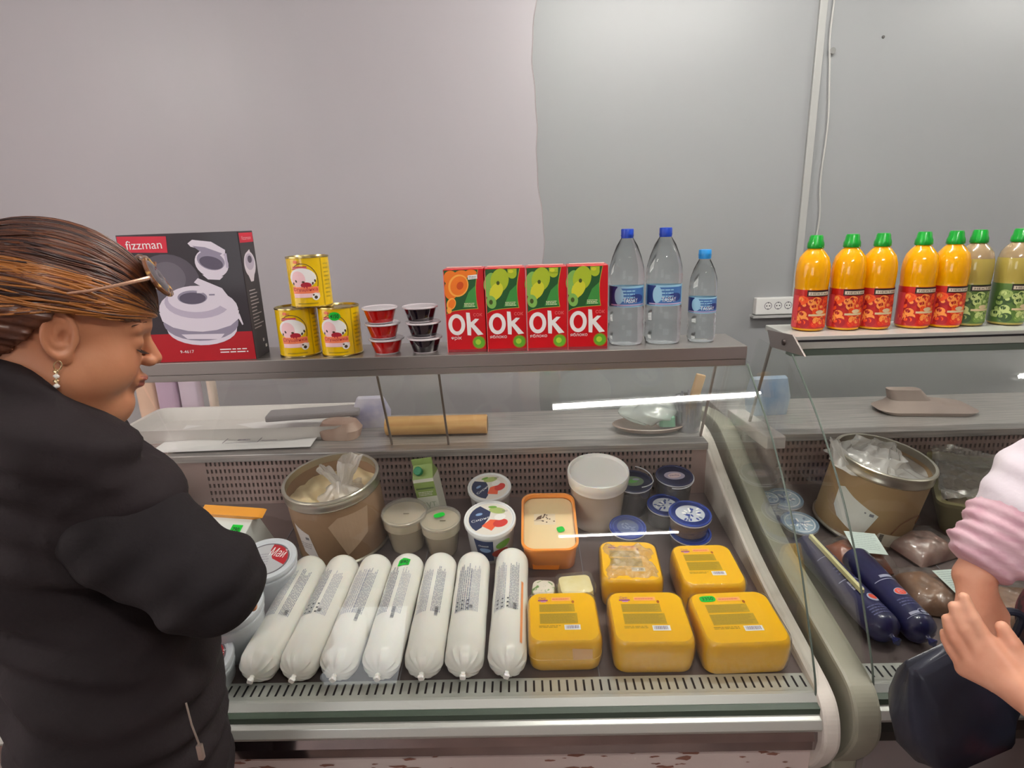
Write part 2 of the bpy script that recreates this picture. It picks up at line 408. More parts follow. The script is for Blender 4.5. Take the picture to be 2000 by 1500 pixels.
# ------------------------------------------------------------ display cases
SL = .1056                                  # slope of the deck
TILT = math.atan(SL)
def zd(y, dz=0): return .655+SL*(y-.97)+dz
GL = smooth_path([(1.426, 1.226), (1.341, 1.167), (1.237, 1.086), (1.135, .985), (1.058, .885), (1.004, .79), (.957, .70), (.945, .652)], 5)
TRIM = smooth_path([(2.02, .880), (1.86, .905), (1.737, .898), (1.576, .832), (1.32, .739), (1.025, .682), (.957, .668), (.925, .650), (.906, .615), (.902, .57), (.925, .51), (.957, .46)], 5)
def display_case(x0, x1, dz, label, right, name='display_case'):
    t = thing(name, label, 'display case', (0, 0, 0))
    RAILM = ALU
    # shelf on top
    b = MB()
    b.prism([(1.420, 1.218+dz), (1.420, 1.25+dz), (1.585, 1.25+dz), (1.585, 1.235+dz), (1.45, 1.235+dz), (1.45, 1.218+dz)], 0, x0, x1, STEEL_SHELF if not right else ALU, .0015)
    if right:
        b.box(x0+.004, x1, 1.4185, 1.4205, 1.236+dz, 1.241+dz, BLACK)
    obj('top_shelf', b, t)
    b = MB(); b.prism([(1.424, 1.200+dz), (1.424, 1.2165+dz), (1.452, 1.2165+dz), (1.452, 1.200+dz)], 0, x0, x1, STEEL_SHELF if not right else GLASS_EDGE, .001); obj('glass_clamp', b, t)
    # curved front glass
    b = MB(); b.strip([(y, z+dz-.014) for y, z in GL[1:]], .006, 0, x0+.001, x1-.001, GLASS); obj('front_glass', b, t)
    ex = x0+.0 if right else x1-.0
    b = MB(); b.tube([(ex, y-.001, z+dz-.012) for y, z in GL[1:]], .0022, GLASS_EDGE, 6); obj('glass_edge', b, t)
    # end panels
    T = [(y, z+dz) for y, z in TRIM]
    mt = OLIVE if right else CREAM
    wth = .052 if right else .034
    for side in ((x0-wth, x0) if right else (x0-.034, x0), (x1, x1+.034)):
        b = MB(); b.prism(T+[(.957, 0), (2.02, 0)], 0, side[0], side[1], mt, .007); obj('end_panel', b, t)
    # glass end above the trim
    for xx in (x0-.012, x1+.006):
        b = MB()
        tz = [(y, z+.004) for y, z in T if 1.0 < y < 1.75]
        pts = [(y+.008, z+dz-.012) for y, z in GL[1:]]+tz[::-1]+[(1.60, 1.21+dz)]
        b.prism(pts, 0, xx, xx+.005, GLASS); obj('end_glass', b, t)
    # deck and grille
    b = MB(); n = 3; L = (x1-x0)
    b.prism([(1.0, zd(1.0, dz)), (1.68, zd(1.68, dz)), (1.68, zd(1.68, dz)-.02), (1.0, zd(1.0, dz)-.02)], 0, x0, x1, STEEL_DARK)
    for k in range(1, 4):
        xx = x0+L*k/4; b.tube([(xx, 1.0, zd(1.0, dz)+.0005), (xx, 1.68, zd(1.68, dz)+.0005)], .0014, GREY, 4)
    obj('deck', b, t)
    b = MB(); b.prism([(.938, .648+dz), (.948, .660+dz), (1.0, zd(1.0, dz)+.003), (1.0, .62+dz), (.938, .62+dz)], 0, x0, x1, ALU)
    fm = plane_map((x0, .948, .660+dz), (1, 0, 0), (0, .052, zd(1.0)+.003-.660)); k = 0; px = .0168
    while x0+.01+k*px < x1-.01:
        u = .01+k*px; b.rect(u, .016, u+.0042, .045, fm, BLACK, 1.5); k += 1
    obj('air_grille', b, t)
    # front rails
    b = MB(); b.prism([(.925, .630+dz), (.925, .645+dz), (.944, .648+dz), (.944, .630+dz)], 0, x0, x1, mat('gasket_green', (58, 70, 58), .5)); obj('gasket', b, t)
    b = MB(); b.prism([(.915, .6+dz), (.908, .612+dz), (.914, .628+dz), (.925, .632+dz), (.96, .632+dz), (.96, .6+dz)], 0, x0, x1, RAILM, .0015)
    if not right:
        WR = mat('worn_paint', (120, 110, 105), .7); rn = random.Random(5); fm = plane_map((x0, .9135, .614+dz), (1, 0, 0), (0, .0, 1))
        fm2 = plane_map((x0, .9108, .6165+dz), (1, 0, 0), (0, .35, 1))
        for k in range(60):
            u = rn.choice((rn.uniform(.9, 1.25), rn.uniform(1.35, 1.5))); wd = rn.uniform(.002, .012)
            b.poly([(u, 0), (u+wd, rn.uniform(-.001, .002)), (u+wd*.8, .003), (u+wd*.2, .003+rn.uniform(0, .003))], fm2, WR, 1+k % 4)
    obj('front_rail', b, t)
    b = MB(); b.prism([(.925, .545+dz), (.920, .572+dz), (.925, .5995+dz), (.96, .5995+dz), (.96, .545+dz)], 0, x0, x1, MIRROR if not right else mat('dark_band', (52, 52, 48), .4), .001); obj('bumper', b, t)
    b = MB(); fm = plane_map((x0, .9398, 0), (1, 0, 0), (0, 0, 1))
    base = mat('base_panel_left', (196, 178, 172), .55, col2=(210, 196, 190), nscale=4) if not right else mat('base_panel_right', (150, 142, 140), .55)
    b.box(x0, x1, .94, .97, .08, .5445+dz, base)
    if not right:
        ST = mat('rust_stain', (134, 92, 78), .8); rn = random.Random(11)
        for k in range(110):
            u = rn.uniform(.35, L-.03); v = rn.uniform(.44, .538); r_ = rn.uniform(.002, .012)
            pts = [(u+r_*rn.uniform(.5, 1.6)*math.cos(a)*1.5, v+r_*rn.uniform(.3, 1)*math.sin(a)*.6) for a in [i*PI/5 for i in range(10)]]
            b.poly(pts, fm, ST, 1+k*.05)
    obj('base_panel', b, t)
    b = MB(); b.box(x0, x1, 1.05, 1.95, 0, .08, mat('plinth', (50, 48, 46), .6)); obj('plinth', b, t)
    # perforated back panel
    zt = .893+dz; zb = zd(1.68, dz)
    PERF = mat('perforated_steel', (176, 152, 146) if not right else (128, 120, 112), .4, metal=.6)
    b = MB(); b.box(x0, x1, 1.690, 1.70, zb-.02, zt, mat('slot_void', (38, 30, 30), .8))
    xa, xb = (x0+.1, x1-.035); px = .0137; nx = int((xb-xa)/px); rows = 6; rz = (zt-.014-(zb+.004))/rows
    b.box(x0, xa, 1.678, 1.690, zb, zt, PERF); b.box(xa+nx*px, x1, 1.678, 1.690, zb, zt, PERF)
    for r_ in range(rows+1):
        z0 = zb+.004+r_*rz; b.box(xa, xa+nx*px, 1.6785, 1.690, z0-.0055 if r_ else zb, z0+.0055 if r_ < rows else zt, PERF)
    for k in range(nx): b.box(xa+k*px, xa+k*px+.0075, 1.678, 1.690, zb, zt, PERF)
    obj('perforated_panel', b, t)
    # worktop behind and sliding doors
    b = MB(); b.prism([(1.664, .878+dz), (1.664, .902+dz), (2.01, .902+dz), (2.01, .878+dz)], 0, x0, x1, STEEL, .003)
    obj('rear_worktop', b, t)
    b = MB(); b.box(x0, x1, 1.70, 2.01, .10, .877+dz, PLAIN); obj('cabinet_body', b, t)
    def door(xa_, xb_, o, both=True):
        d = MB(); M = Matrix.Translation((0, 1.700+o, .904+dz)) @ Matrix.Rotation(math.atan2(.13, .325), 4, 'X')
        d.T = M; d.box(xa_, xb_, 0, .004, 0, .352, GLASS)
        dd = obj('sliding_door', d, t)
        for xx in ((xa_, xb_) if both else (xb_,)):
            e = MB(); e.T = M; e.box(xx-.003, xx+.003, -.002, .006, 0, .352, mat('door_strip', (128, 116, 108), .4), .001); obj('door_edge', e, dd)
    if not right: door(x0+.02, -.237, 0, False); door(-.415, x1-.01, .012)
    else: door(x0+.02, x1-.05, 0)
    return t
XA, XB = -1.10, .552
XC, XD = .660, 2.05
caseL = display_case(XA, XB, 0, 'long stainless deli display case with curved glass holding cheese and white rolls', False)
caseR = display_case(XC, XD, .02, 'deli display case on the right with olive side panel, holding meat and blue sausages', True)
# corner bracket of the right case
t = caseR
b = MB(); b.prism([(1.53, 1.268), (1.385, 1.282), (1.315, 1.245), (1.50, 1.228)], 0, .642, .6465, mat('bracket_metal', (150, 142, 138), .35, metal=.7), .001)
o = obj('corner_bracket', b, t)
b = MB(); b.lathe([(.001, 0), (.0085, 0), (.007, .004), (.001, .005)], mat('screw_dark', (70, 60, 58), .35, metal=.7), 12); b.T = None
sc = obj('screw', b, o, loc=(.642, 1.425, 1.256), rot=(0, R(-90), 0))
# white angled holder fixed to the end of the right case
b = MB(); b.T = Matrix.Translation((.69, 1.72, .936)) @ Matrix.Rotation(R(-4), 4, 'X')
b.box(-.024, .03, -.19, .12, -.018, .018, mat('white_box_plastic', (206, 196, 192), .4), .003); b.box(-.02, .026, -.1915, -.19, -.014, .014, mat('white_box_inner', (180, 172, 168), .5))
obj('glass_holder', b, t, label='white angled holder of the glass')
# ============================================================ GOODS ON THE TOP SHELF
ZT = 1.25
# ---- appliance box
def appliance_box():
    W_, D_, H_ = .287, .088, .312
    t = thing('appliance_box', 'black and red cardboard box with pictures of a white multicooker', 'box', (-.8135, 1.475, ZT), (0, 0, R(2)))
    CB = mat('box_black', (44, 36, 42), .4, coat=.15); RB = mat('box_red', (172, 14, 28), .35, coat=.2); SD = mat('box_side_charcoal', (62, 58, 62), .45)
    PW = mat('cooker_white', (222, 214, 226), .4); PS = mat('cooker_lilac', (188, 178, 198), .4); PD = mat('cooker_dark', (88, 80, 98), .4); PM = mat('cooker_mid', (146, 138, 158), .4)
    LR = mat('logo_red', (206, 34, 58), .4); HZ = mat('steam_grey', (84, 78, 88), .5); HZ2 = mat('steam_grey_light', (104, 98, 108), .5)
    b = MB(); b.box(-W_/2, W_/2, -D_/2, D_/2, 0, H_, CB, .0012)
    f = plane_map((-W_/2, -D_/2, 0), (1, 0, 0), (0, 0, 1))
    b.rect(.001, .001, W_-.001, .072, f, RB, 1)
    for k in range(6): b.ell(.105, .20+k*.003, .075-.011*k, .065-.009*k, f, (HZ, HZ2)[k > 2], 1+k*.12, n=30)
    b.poly([(.002, .272), (.115, .268), (.118, .306), (.002, .309)], f, LR, 2.2)
    b.text('fizzman', .062, .288, .020, f, WHITE, 3, width=.085)
    # small open cooker
    b.ell(.215, .240, .040, .034, f, PW, 2.4, rot=-.25); b.ell(.214, .246, .033, .022, f, PM, 3, rot=-.25); b.ell(.214, .241, .028, .015, f, PD, 3.5, rot=-.25)
    b.poly([(.166, .288), (.178, .296), (.222, .290), (.252, .270), (.250, .258), (.205, .272), (.172, .280)], f, PW, 3.8)
    b.poly([(.176, .282), (.205, .278), (.244, .262), (.235, .256), (.200, .262)], f, PM, 4)
    b.rect(.248, .228, .254, .262, f, PS, 4)
    b.poly([(.188, .214), (.238, .208), (.228, .200), (.200, .202)], f, PW, 3.9)
    # large closed cooker
    b.ell(.165, .090, .088, .046, f, PD, 3); b.ell(.165, .083, .086, .042, f, PW, 3.3); b.ell(.165, .098, .092, .046, f, PM, 3.6)
    b.poly([(.068, .125), (.262, .125), (.258, .104), (.236, .088), (.20, .078), (.165, .075), (.13, .078), (.095, .088), (.072, .104)], f, PW, 3.9)
    b.ell(.165, .130, .096, .052, f, PW, 4.2); b.ell(.165, .148, .080, .040, f, PS, 4.5); b.ell(.163, .156, .068, .032, f, PW, 4.8)
    b.poly([(.165, .196), (.176, .206), (.230, .180), (.254, .140), (.246, .120), (.215, .140), (.205, .170)], f, PW, 5)
    b.ell(.155, .160, .036, .017, f, PM, 5.3); b.ell(.155, .158, .032, .014, f, PD, 5.6)
    b.rect(.196, .163, .210, .167, f, PM, 5.4); b.rect(.168, .170, .182, .175, f, PW, 5.9); b.poly([(.257, .108), (.265, .088), (.268, .090), (.262, .118)], f, PW, 5)
    b.poly([(.125, .058), (.205, .055), (.218, .068), (.112, .070)], f, PW, 4)
    b.text('9-4617', .118, .026, .0075, f, WHITE, 3, width=.034)
    b.lines(.20, .018, .278, .032, 2, f, WHITE, 3, seed=2, fill=.4, gap=.012)
    g = plane_map((W_/2, -D_/2, 0), (0, 1, 0), (0, 0, 1))
    b.rect(.001, .001, D_-.001, H_-.002, g, SD, 1)
    b.rect(.004, .285, D_-.004, .308, g, LR, 2); b.text('fizzman', .044, .296, .009, g, mat('pinkish_print', (232, 170, 178), .5), 3, width=.055)
    b.ell(.044, .232, .034, .031, g, PW, 2); b.ell(.044, .238, .026, .020, g, PS, 2.5); b.ell(.046, .244, .013, .009, g, PD, 3); b.poly([(.026, .206), (.062, .206), (.052, .190), (.036, .190)], g, PW, 2.2); b.poly([(.036, .262), (.052, .268), (.056, .258)], g, PW, 3)
    rn = random.Random(3)
    for k in range(12): b.rect(.016, .168-k*.0085, .016+rn.uniform(.03, .06), .1705-k*.0085, g, mat('side_print', (196, 188, 192), .5), 2)
    b.rect(.055, .035, .063, .043, g, WHITE, 2); b.rect(.066, .018, .076, .026, g, WHITE, 2)
    obj('carton', b, t)
    return t
appliance_box()

# ---- yellow milk tins
TIN = mat('tin_rim', (196, 178, 120), .25, metal=1.); YEL = mat('tin_yellow', (226, 186, 8), .25, coat=.5)
TR, TH = .0515, .124
def milk_tin():
    t = thing('milk_tin', 'x', 'can', (0, 0, 0), group='yellow milk tins on the shelf')
    b = MB(); b.lathe([(TR-.001, .004), (TR-.001, TH-.004)], YEL, 48, caps=False)
    fm = cyl_map(TR-.001); st = .006
    PINK = mat('tin_pink', (238, 196, 200), .4); DR = mat('tin_darkred', (170, 30, 50), .4); OR = mat('tin_orange', (238, 130, 90), .4); DY = mat('tin_olive', (168, 140, 10), .35); DK = mat('tin_ink', (66, 50, 30), .5)
    cu = -.010
    b.ring(cu, .066, .036, .042, .0016, fm, DK, 1, t0=-.6, t1=2.4, step=st)
    b.rect(cu-.024, .094, cu+.012, .101, fm, DR, 1.4, st); b.rect(cu-.024, .0955, cu+.012, .099, fm, mat('tin_rose', (206, 110, 110), .4), 1.6, st)
    b.ell(cu-.002, .073, .034, .024, fm, WHITE, 2, st); b.ell(cu-.012, .070, .018, .020, fm, PINK, 2.2, st)
    b.ell(cu+.006, .056, .013, .007, fm, DR, 2.6, st)
    for a, c in ((-.026, .060), (-.018, .066), (.0, .064), (.022, .060), (.028, .066)): b.ell(cu+a, c, .0035, .0022, fm, DK, 3, st, rot=a*60)
    b.rect(cu-.03, .036, cu+.034, .052, fm, OR, 2.8, st); b.text('Сгущёнка', cu+.002, .045, .011, fm, DR, 3.4, width=.060, step=st)
    b.rect(cu-.028, .026, cu+.036, .036, fm, PINK, 2.9, st)
    b.ell(cu+.026, .028, .009, .009, fm, WHITE, 3.2, st); b.ell(cu+.026, .026, .004, .004, fm, DK, 3.6, st); b.ell(cu+.021, .032, .0025, .002, fm, DK, 3.6, st)
    b.rect(cu-.020, .108, cu-.010, .115, fm, OR, 1.5, st); b.lines(cu-.012, .107, cu-.002, .113, 2, fm, DR, 2, gap=.003)
    b.rect(cu+.046, .004, cu+.0485, .120, fm, DY, 1.2, .004); b.lines(cu+.054, .02, cu+.075, .11, 9, fm, DY, 1.3, seed=6, fill=.3, step=st)
    b.rect(cu-.02, .010, cu+.03, .013, fm, DY, 1.2, st)
    o = obj('label_band', b, t)
    b = MB(); b.lathe([(TR-.003, 0), (TR, .001), (TR+.0004, .0035), (TR-.001, .0045)], TIN, 48); obj('bottom_rim', b, t)
    b = MB(); b.lathe([(TR-.001, TH-.0045), (TR+.0004, TH-.0035), (TR, TH-.0005), (TR-.002, TH), (TR-.0035, TH-.004), (.001, TH-.004)], TIN, 48); obj('top_rim', b, t)
    return t
def sticker(txt, w_, h_, name='price_sticker'):
    b = MB(); fm = plane_map((0, 0, 0), (1, 0, 0), (0, 1, 0))
    pts = [(w_/2*math.copysign(abs(math.cos(a))**.6, math.cos(a)), h_/2*math.copysign(abs(math.sin(a))**.6, math.sin(a))) for a in [i*PI/10 for i in range(20)]]
    b.prism(pts, 2, 0, .0004, GREEN_ST)
    if txt: b.text(txt, 0, 0, h_*.55, fm, INK, 3, width=w_*.72, bold=.01)
    return b
t1 = milk_tin(); t1.location = (-.574, 1.488, ZT); t1.rotation_euler = (0, 0, R(16)); t1['label'] = 'yellow milk tin at the lower left of the three-tin pyramid, beside the black box'
t2 = dup(t1, (-.463, 1.482, ZT), (0, 0, R(9)), 'yellow milk tin at the lower right of the tin pyramid, with a green price sticker')
t3 = dup(t1, (-.528, 1.486, ZT+TH), (0, 0, R(13)), 'yellow milk tin on top of the other two tins')
s_ = MB(); s_.T = None
fm = cyl_map(TR+.0005)
pts = [(.0145*math.cos(a)**1, .0105*math.sin(a)) for a in [i*PI/12 for i in range(24)]]
s_.poly([(p[0]-.004, p[1]+.103) for p in pts], fm, GREEN_ST, 1, .004); s_.text('4150', -.004, .103, .010, fm, INK, 2, width=.021, bold=.02, step=.004)
obj('price_sticker', s_, t2, 'green price sticker reading 4150')

# ---- stacked jelly tubs
LIDC = mat('clear_lid', (196, 188, 192), .2, coat=.6)
def jelly_tub(col, nm, loc, label, grp, cat='dessert tub'):
    t = thing('dessert_tub', label, cat, loc, (0, 0, 0), grp)
    C_ = mat(nm, col, .1, coat=1.)
    b = MB(); b.lathe([(.0300, 0), (.0308, .001), (.0318, .003), (.0405, .0335), (.0405, .036)], C_, 40, mm=[LIDC, LIDC, C_, C_]); obj('tub', b, t)
    b = MB(); b.lathe([(.0405, .034), (.0445, .0345), (.0452, .036), (.0445, .0385), (.0435, .039), (.040, .0385), (.0385, .0375), (.001, .0375)], LIDC, 40); obj('lid', b, t)
    return t
pos = ['bottom', 'middle', 'top']
for k in range(3):
    dx = (.006, .0, -.004)[k]
    t = jelly_tub((176, 8, 8), 'red_jelly', (-.352+dx, 1.474, ZT+k*.0392), 'red jelly dessert tub with clear lid, %s one of the red stack' % pos[k], 'red dessert tubs in a stack')
    t = jelly_tub((22, 14, 24), 'black_jelly', (-.252+(.004, .003, -.002)[k], 1.474, ZT+k*.0392), 'blackish dessert tub with clear lid, %s one of the black stack' % pos[k], 'black dessert tubs in a stack')

# ---- juice cartons
def juice_carton(kind, loc, rz, label):
    W_, D_, H_ = .0985, .064, .206
    t = thing('juice_carton', label, 'carton', loc, (0, 0, rz), 'red juice cartons in a row')
    RC = mat('carton_red', (196, 14, 26), .3, coat=.3); DKG = mat('carton_darkgreen', (30, 84, 40), .4); MG = mat('carton_green', (60, 140, 60), .4)
    b = MB(); b.box(-W_/2, W_/2, -D_/2, D_/2, 0, H_, RC, .0015)
    b.box(-W_/2+.006, W_/2-.006, -.004, .004, H_, H_+.003, mat('carton_seam', (222, 168, 160), .4), .001)
    f = plane_map((-W_/2, -D_/2, 0), (1, 0, 0), (0, 0, 1))
    P = smooth_path([(.003, .096), (.014, .102), (.04, .106), (.082, .108)], 5)
    Q = smooth_path([(.082, .108), (.079, .13), (.079, .165), (.086, .2035)], 5)
    edge = mat('carton_gold', (176, 170, 60), .4)
    b.poly([p for p in P]+[q for q in Q[1:]]+[(.002, .2035)], f, edge, 1)
    b.poly([(x+.0, y+.0015) for x, y in P[:-1]]+[(.0805, .1095)]+[(q[0]-.0015, q[1]) for q in Q[1:]]+[(.002, .2035)], f, DKG, 1.4)
    b.poly([(.044, .112), (.079, .112), (.077, .165), (.06, .150)], f, MG, 1.7)
    if kind == 'apple':
        LG = mat('apple_green', (166, 186, 40), .4); YG = mat('apple_yellow', (206, 206, 50), .4); PG = mat('apple_pale', (126, 178, 84), .4); SE = mat('apple_seed', (70, 84, 30), .4)
        b.ell(.012, .172, .014, .024, f, PG, 2, rot=-.3); b.ell(.036, .176, .022, .029, f, LG, 2.3, rot=-.25); b.ell(.027, .150, .015, .022, f, YG, 2.6, rot=-.5)
        b.poly([(.012, .158), (.044, .150), (.026, .128)], f, YG, 2.8); b.ell(.032, .170, .004, .005, f, SE, 3)
        b.ell(.014, .124, .012, .016, f, PG, 3.2, rot=.2); b.ell(.013, .124, .0045, .006, f, SE, 3.6); b.ell(.011, .145, .011, .012, f, PG, 2.5)
        b.ell(.067, .191, .011, .0115, f, LG, 2.2, t0=PI, t1=2*PI); b.rect(.056, .190, .078, .203, f, LG, 2.2); b.ell(.064, .197, .006, .004, f, YG, 2.5)
        b.text('яблоко', .028, .038, .0085, f, WHITE, 3, width=.042)
    else:
        A1 = mat('apricot_orange', (236, 120, 24), .4); A2 = mat('apricot_light', (248, 170, 70), .4); A3 = mat('apricot_deep', (204, 76, 12), .4)
        for x, y, a, c in ((.018, .185, .017, .018), (.045, .192, .018, .011), (.010, .155, .009, .02), (.068, .196, .014, .008)): b.ell(x, y, a, c, f, A1, 2+x*5)
        b.ell(.036, .166, .024, .028, f, A2, 2.9, rot=-.5); b.ell(.037, .166, .020, .024, f, A1, 3.2, rot=-.5); b.ell(.040, .166, .008, .010, f, A3, 3.5, rot=-.5)
        b.ell(.022, .150, .012, .020, f, A1, 2.7, rot=-.6); b.ell(.016, .122, .011, .015, f, A2, 3.1, rot=-.4); b.ell(.017, .122, .008, .012, f, A1, 3.4, rot=-.4); b.ell(.010, .106, .006, .008, f, A2, 3.5)
        b.poly([(.060, .180), (.083, .182), (.083, .192), (.060, .190)], f, WHITE, 3.8); b.lines(.062, .182, .081, .189, 2, f, GREY, 4.2, gap=.003)
        b.text('өрік', .024, .036, .012, f, WHITE, 3, width=.026)
    b.lines(.048, .113, .075, .124, 3, f, mat('carton_cream', (226, 226, 190), .5), 2.4, seed=4, gap=.004)
    b.ring(.0265, .070, .0210, .0265, .0095, f, WHITE, 2, n=34)
    b.poly([(.052, .043), (.061, .042), (.062, .064), (.078, .042), (.092, .044), (.070, .070), (.083, .083), (.073, .084), (.062, .075), (.060, .099), (.051, .100)], f, WHITE, 2)
    b.text('сок', .080, .0935, .008, f, mat('carton_rose', (230, 120, 120), .5), 2.5, width=.022)
    b.ell(.080, .024, .0165, .0165, f, mat('badge_gold', (150, 128, 30), .4), 2); b.ell(.080, .024, .0140, .0140, f, mat('badge_green', (96, 168, 40), .4), 2.5); b.ell(.078, .025, .007, .007, f, mat('badge_light', (170, 206, 60), .4), 2.8)
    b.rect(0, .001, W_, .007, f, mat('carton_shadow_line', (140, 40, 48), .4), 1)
    b.poly([(0, 0), (.0016, 0), (.0016, .2), (0, .2)], f, mat('carton_fold', (230, 110, 110), .4), 2.9)
    obj('carton_body', b, t)
    return t
juice_carton('apricot', (-.138, 1.480, ZT), R(-1), 'red juice carton with orange apricots, leftmost of the four cartons')
juice_carton('apple', (-.038, 1.476, ZT), R(1), 'red apple juice carton right beside the apricot one')
juice_carton('apple', (.0625, 1.472, ZT), R(0), 'red apple juice carton, third in the row of four')
juice_carton('apple', (.163, 1.471, ZT), R(-1.5), 'red apple juice carton at the right end, beside the clear water bottles')

# ---- bottles
WATER = mat('water_pet', (244, 250, 252), .03, trans=1., ior=1.30)
BLUE_L = mat('label_blue', (66, 110, 170), .4); BLUE_D = mat('label_navy', (40, 56, 120), .4); BLUE_P = mat('label_pale_blue', (150, 196, 220), .4)
def water_bottle(H_, r, lz0, lz1, loc, label, capc, small=False):
    t = thing('water_bottle', label, 'bottle', loc, group='clear water bottles with blue labels')
    k = H_/.285; nz = H_-.016
    prof = [(r*.55, .001), (r*.92, .002), (r, .012), (r, .05*k), (r*.965, .056*k), (r, .062*k), (r, lz0-.004), (r*.97, lz0), (r*.97, lz1), (r, lz1+.004), (r, H_*.60), (r*.95, H_*.68), (r*.80, H_*.77), (r*.58, H_*.86), (.0145, H_*.925), (.0135, H_*.94), (.0165, H_*.943), (.0165, H_*.948), (.0125, H_*.952), (.0125, nz)]
    if small: prof[10:15] = [(r, H_*.60), (r*.93, H_*.70), (r*.72, H_*.80), (.017, H_*.87), (.0135, H_*.90)]
    b = MB(); b.lathe(prof, WATER, 40, rf=lambda a, z: 1+(.018*abs(math.cos(4*a)) if z < .03*k else .0)); obj('bottle_body', b, t)
    b = MB(); b.lathe([(.0148, nz-.006), (.0152, nz-.004), (.0152, H_-.002), (.0142, H_), (.001, H_)], mat(capc[0], capc[1], .35), 30, rf=lambda a, z: 1+.012*math.cos(30*a)); obj('cap', b, t)
    b = MB(); R2 = r*.972+.0006; b.lathe([(R2, lz0), (R2, lz1)], BLUE_P, 40, caps=False)
    fm = cyl_map(R2); st = .006; hh = lz1-lz0
    b.rect(-.028, lz0+hh*.06, .045, lz1-hh*.1, fm, BLUE_L, 1, st); b.rect(-.060, lz0+hh*.05, -.030, lz1-.001, fm, BLUE_D, 1, st)
    b.ell(-.026, lz0+hh*.55, .012, hh*.4, fm, BLUE_P, 2, st); b.ell(.02, lz0+hh*.42, .020, hh*.2, fm, BLUE_D, 1.6, st)
    b.lines(-.02, lz0+hh*.25, .018, lz0+hh*.85, 4, fm, BLUE_P, 2.5, seed=5, fill=.4, step=st); b.text('TASSAY', .004, lz0+hh*.32, hh*.22, fm, WHITE, 3, width=.036, step=st)
    b.rect(-.05, lz0+hh*.08, .05, lz0+hh*.14, fm, mat('label_pink_line', (190, 170, 200), .4), 3, st)
    obj('label_band', b, t)
    return t
water_bottle(.286, .0445, .098, .150, (.267, 1.502, ZT), 'tall clear water bottle with dark blue cap, beside the juice cartons', ('cap_navy', (18, 60, 168)))
water_bottle(.286, .0450, .098, .150, (.362, 1.504, ZT), 'tall clear water bottle with dark blue cap, the middle one of three', ('cap_navy', (18, 60, 168)))
water_bottle(.230, .0345, .075, .115, (.461, 1.503, ZT), 'small clear water bottle with light blue cap at the end of the shelf', ('cap_light_blue', (40, 140, 210)), True)

def juicem(name, col):
    if name in MATS: return MATS[name]
    m = mat(name, col, .08, trans=.0, coat=1.)
    nt = m.node_tree; b = nt.nodes['Principled BSDF']; out = [n for n in nt.nodes if n.type == 'OUTPUT_MATERIAL'][0]
    tl = nt.nodes.new('ShaderNodeBsdfTranslucent'); tl.inputs[0].default_value = lin(col)
    mx = nt.nodes.new('ShaderNodeMixShader'); mx.inputs[0].default_value = .35
    nt.links.new(b.outputs[0], mx.inputs[1]); nt.links.new(tl.outputs[0], mx.inputs[2]); nt.links.new(mx.outputs[0], out.inputs[0])
    return m
def juice_bottle(kind, loc, label, tilt=0.):
    t = thing('juice_bottle', label, 'bottle', loc, (0, 0, 0), 'juice bottles with green caps')
    J = juicem('orange_juice', (255, 190, 4)) if kind == 'orange' else juicem('grape_juice', (206, 186, 96))
    H_ = .236; r = .0385
    prof = [(.030, .001), (.0365, .003), (r, .01), (r, .104), (r*.985, .108), (r, .114), (r*1.02, .135), (r*1.02, .150), (r*.98, .165), (r*.86, .182), (r*.64, .194), (.0165, .203), (.0155, .206)]
    b = MB(); b.lathe(prof, J, 40, rf=lambda a, z: 1+(.02*math.cos(6*a)*max(0, 1-abs(z-.128)/.012)))
    if kind != 'orange': b.lathe([(r*.97, .167), (r*.88, .182), (r*.66, .194), (.017, .203)], mat('empty_pet_dark', (150, 128, 96), .1, coat=1.), 40)
    obj('bottle_body', b, t)
    b = MB(); b.lathe([(.0185, .204), (.0195, .206), (.0190, .216), (.0165, .222), (.0155, .231), (.0135, .2355), (.001, .236)], mat('cap_green', (12, 148, 44), .3, coat=.4), 32, rf=lambda a, z: 1+.02*math.cos(20*a)*(z < .218)); obj('cap', b, t)
    b = MB(); st = .006; fm = cyl_map(r+.0005); b.lathe([(r+.0005, .008), (r+.0005, .105)], mat('label_fruit_red', (186, 34, 26), .3, coat=.5) if kind == 'orange' else mat('label_fruit_green', (86, 116, 56), .3, coat=.5), 40, caps=False)
    rn = random.Random(9)
    if kind == 'orange': cs = [mat('fruit_a', (232, 84, 30), .4), mat('fruit_b', (214, 50, 30), .4), mat('fruit_c', (240, 150, 70), .4), mat('fruit_d', (160, 22, 30), .4)]
    else: cs = [mat('grape_a', (150, 170, 96), .4), mat('grape_b', (112, 142, 66), .4), mat('grape_c', (190, 204, 130), .4), mat('grape_d', (58, 84, 44), .4)]
    for k in range(70):
        a = rn.uniform(-.055, .055); z = rn.uniform(.018, .082); q = rn.uniform(.007, .013)
        b.ell(a, z, q, q*.9, fm, cs[k % 4], 1+k*.024, st, n=14)
        b.ell(a-q*.2, z+q*.2, q*.5, q*.45, fm, cs[2] if k % 5 == 0 else cs[(k+1) % 4], 1.012+k*.024, st, n=10)
    if kind == 'orange': b.rect(-.065, .01, -.045, .09, fm, mat('fruit_rose', (214, 70, 74), .4), 2.9, st)
    b.rect(-.025, .089, .035, .104, fm, mat('label_black', (34, 22, 18), .4), 3, st); b.rect(-.022, .0915, .032, .1, fm, mat('label_cream', (206, 192, 170), .4), 3.4, st)
    b.text('НЕКТАР', .005, .0957, .005, fm, mat('label_black', (34, 22, 18), .4), 4, width=.045, step=st)
    b.rect(-.018, .040, .028, .045, fm, mat('label_cream2', (214, 190, 150), .4), 3.2, st); b.ell(.008, .050, .010, .005, fm, mat('label_cream2', (214, 190, 150), .4), 3.1, st)
    obj('label_band', b, t)
    return t
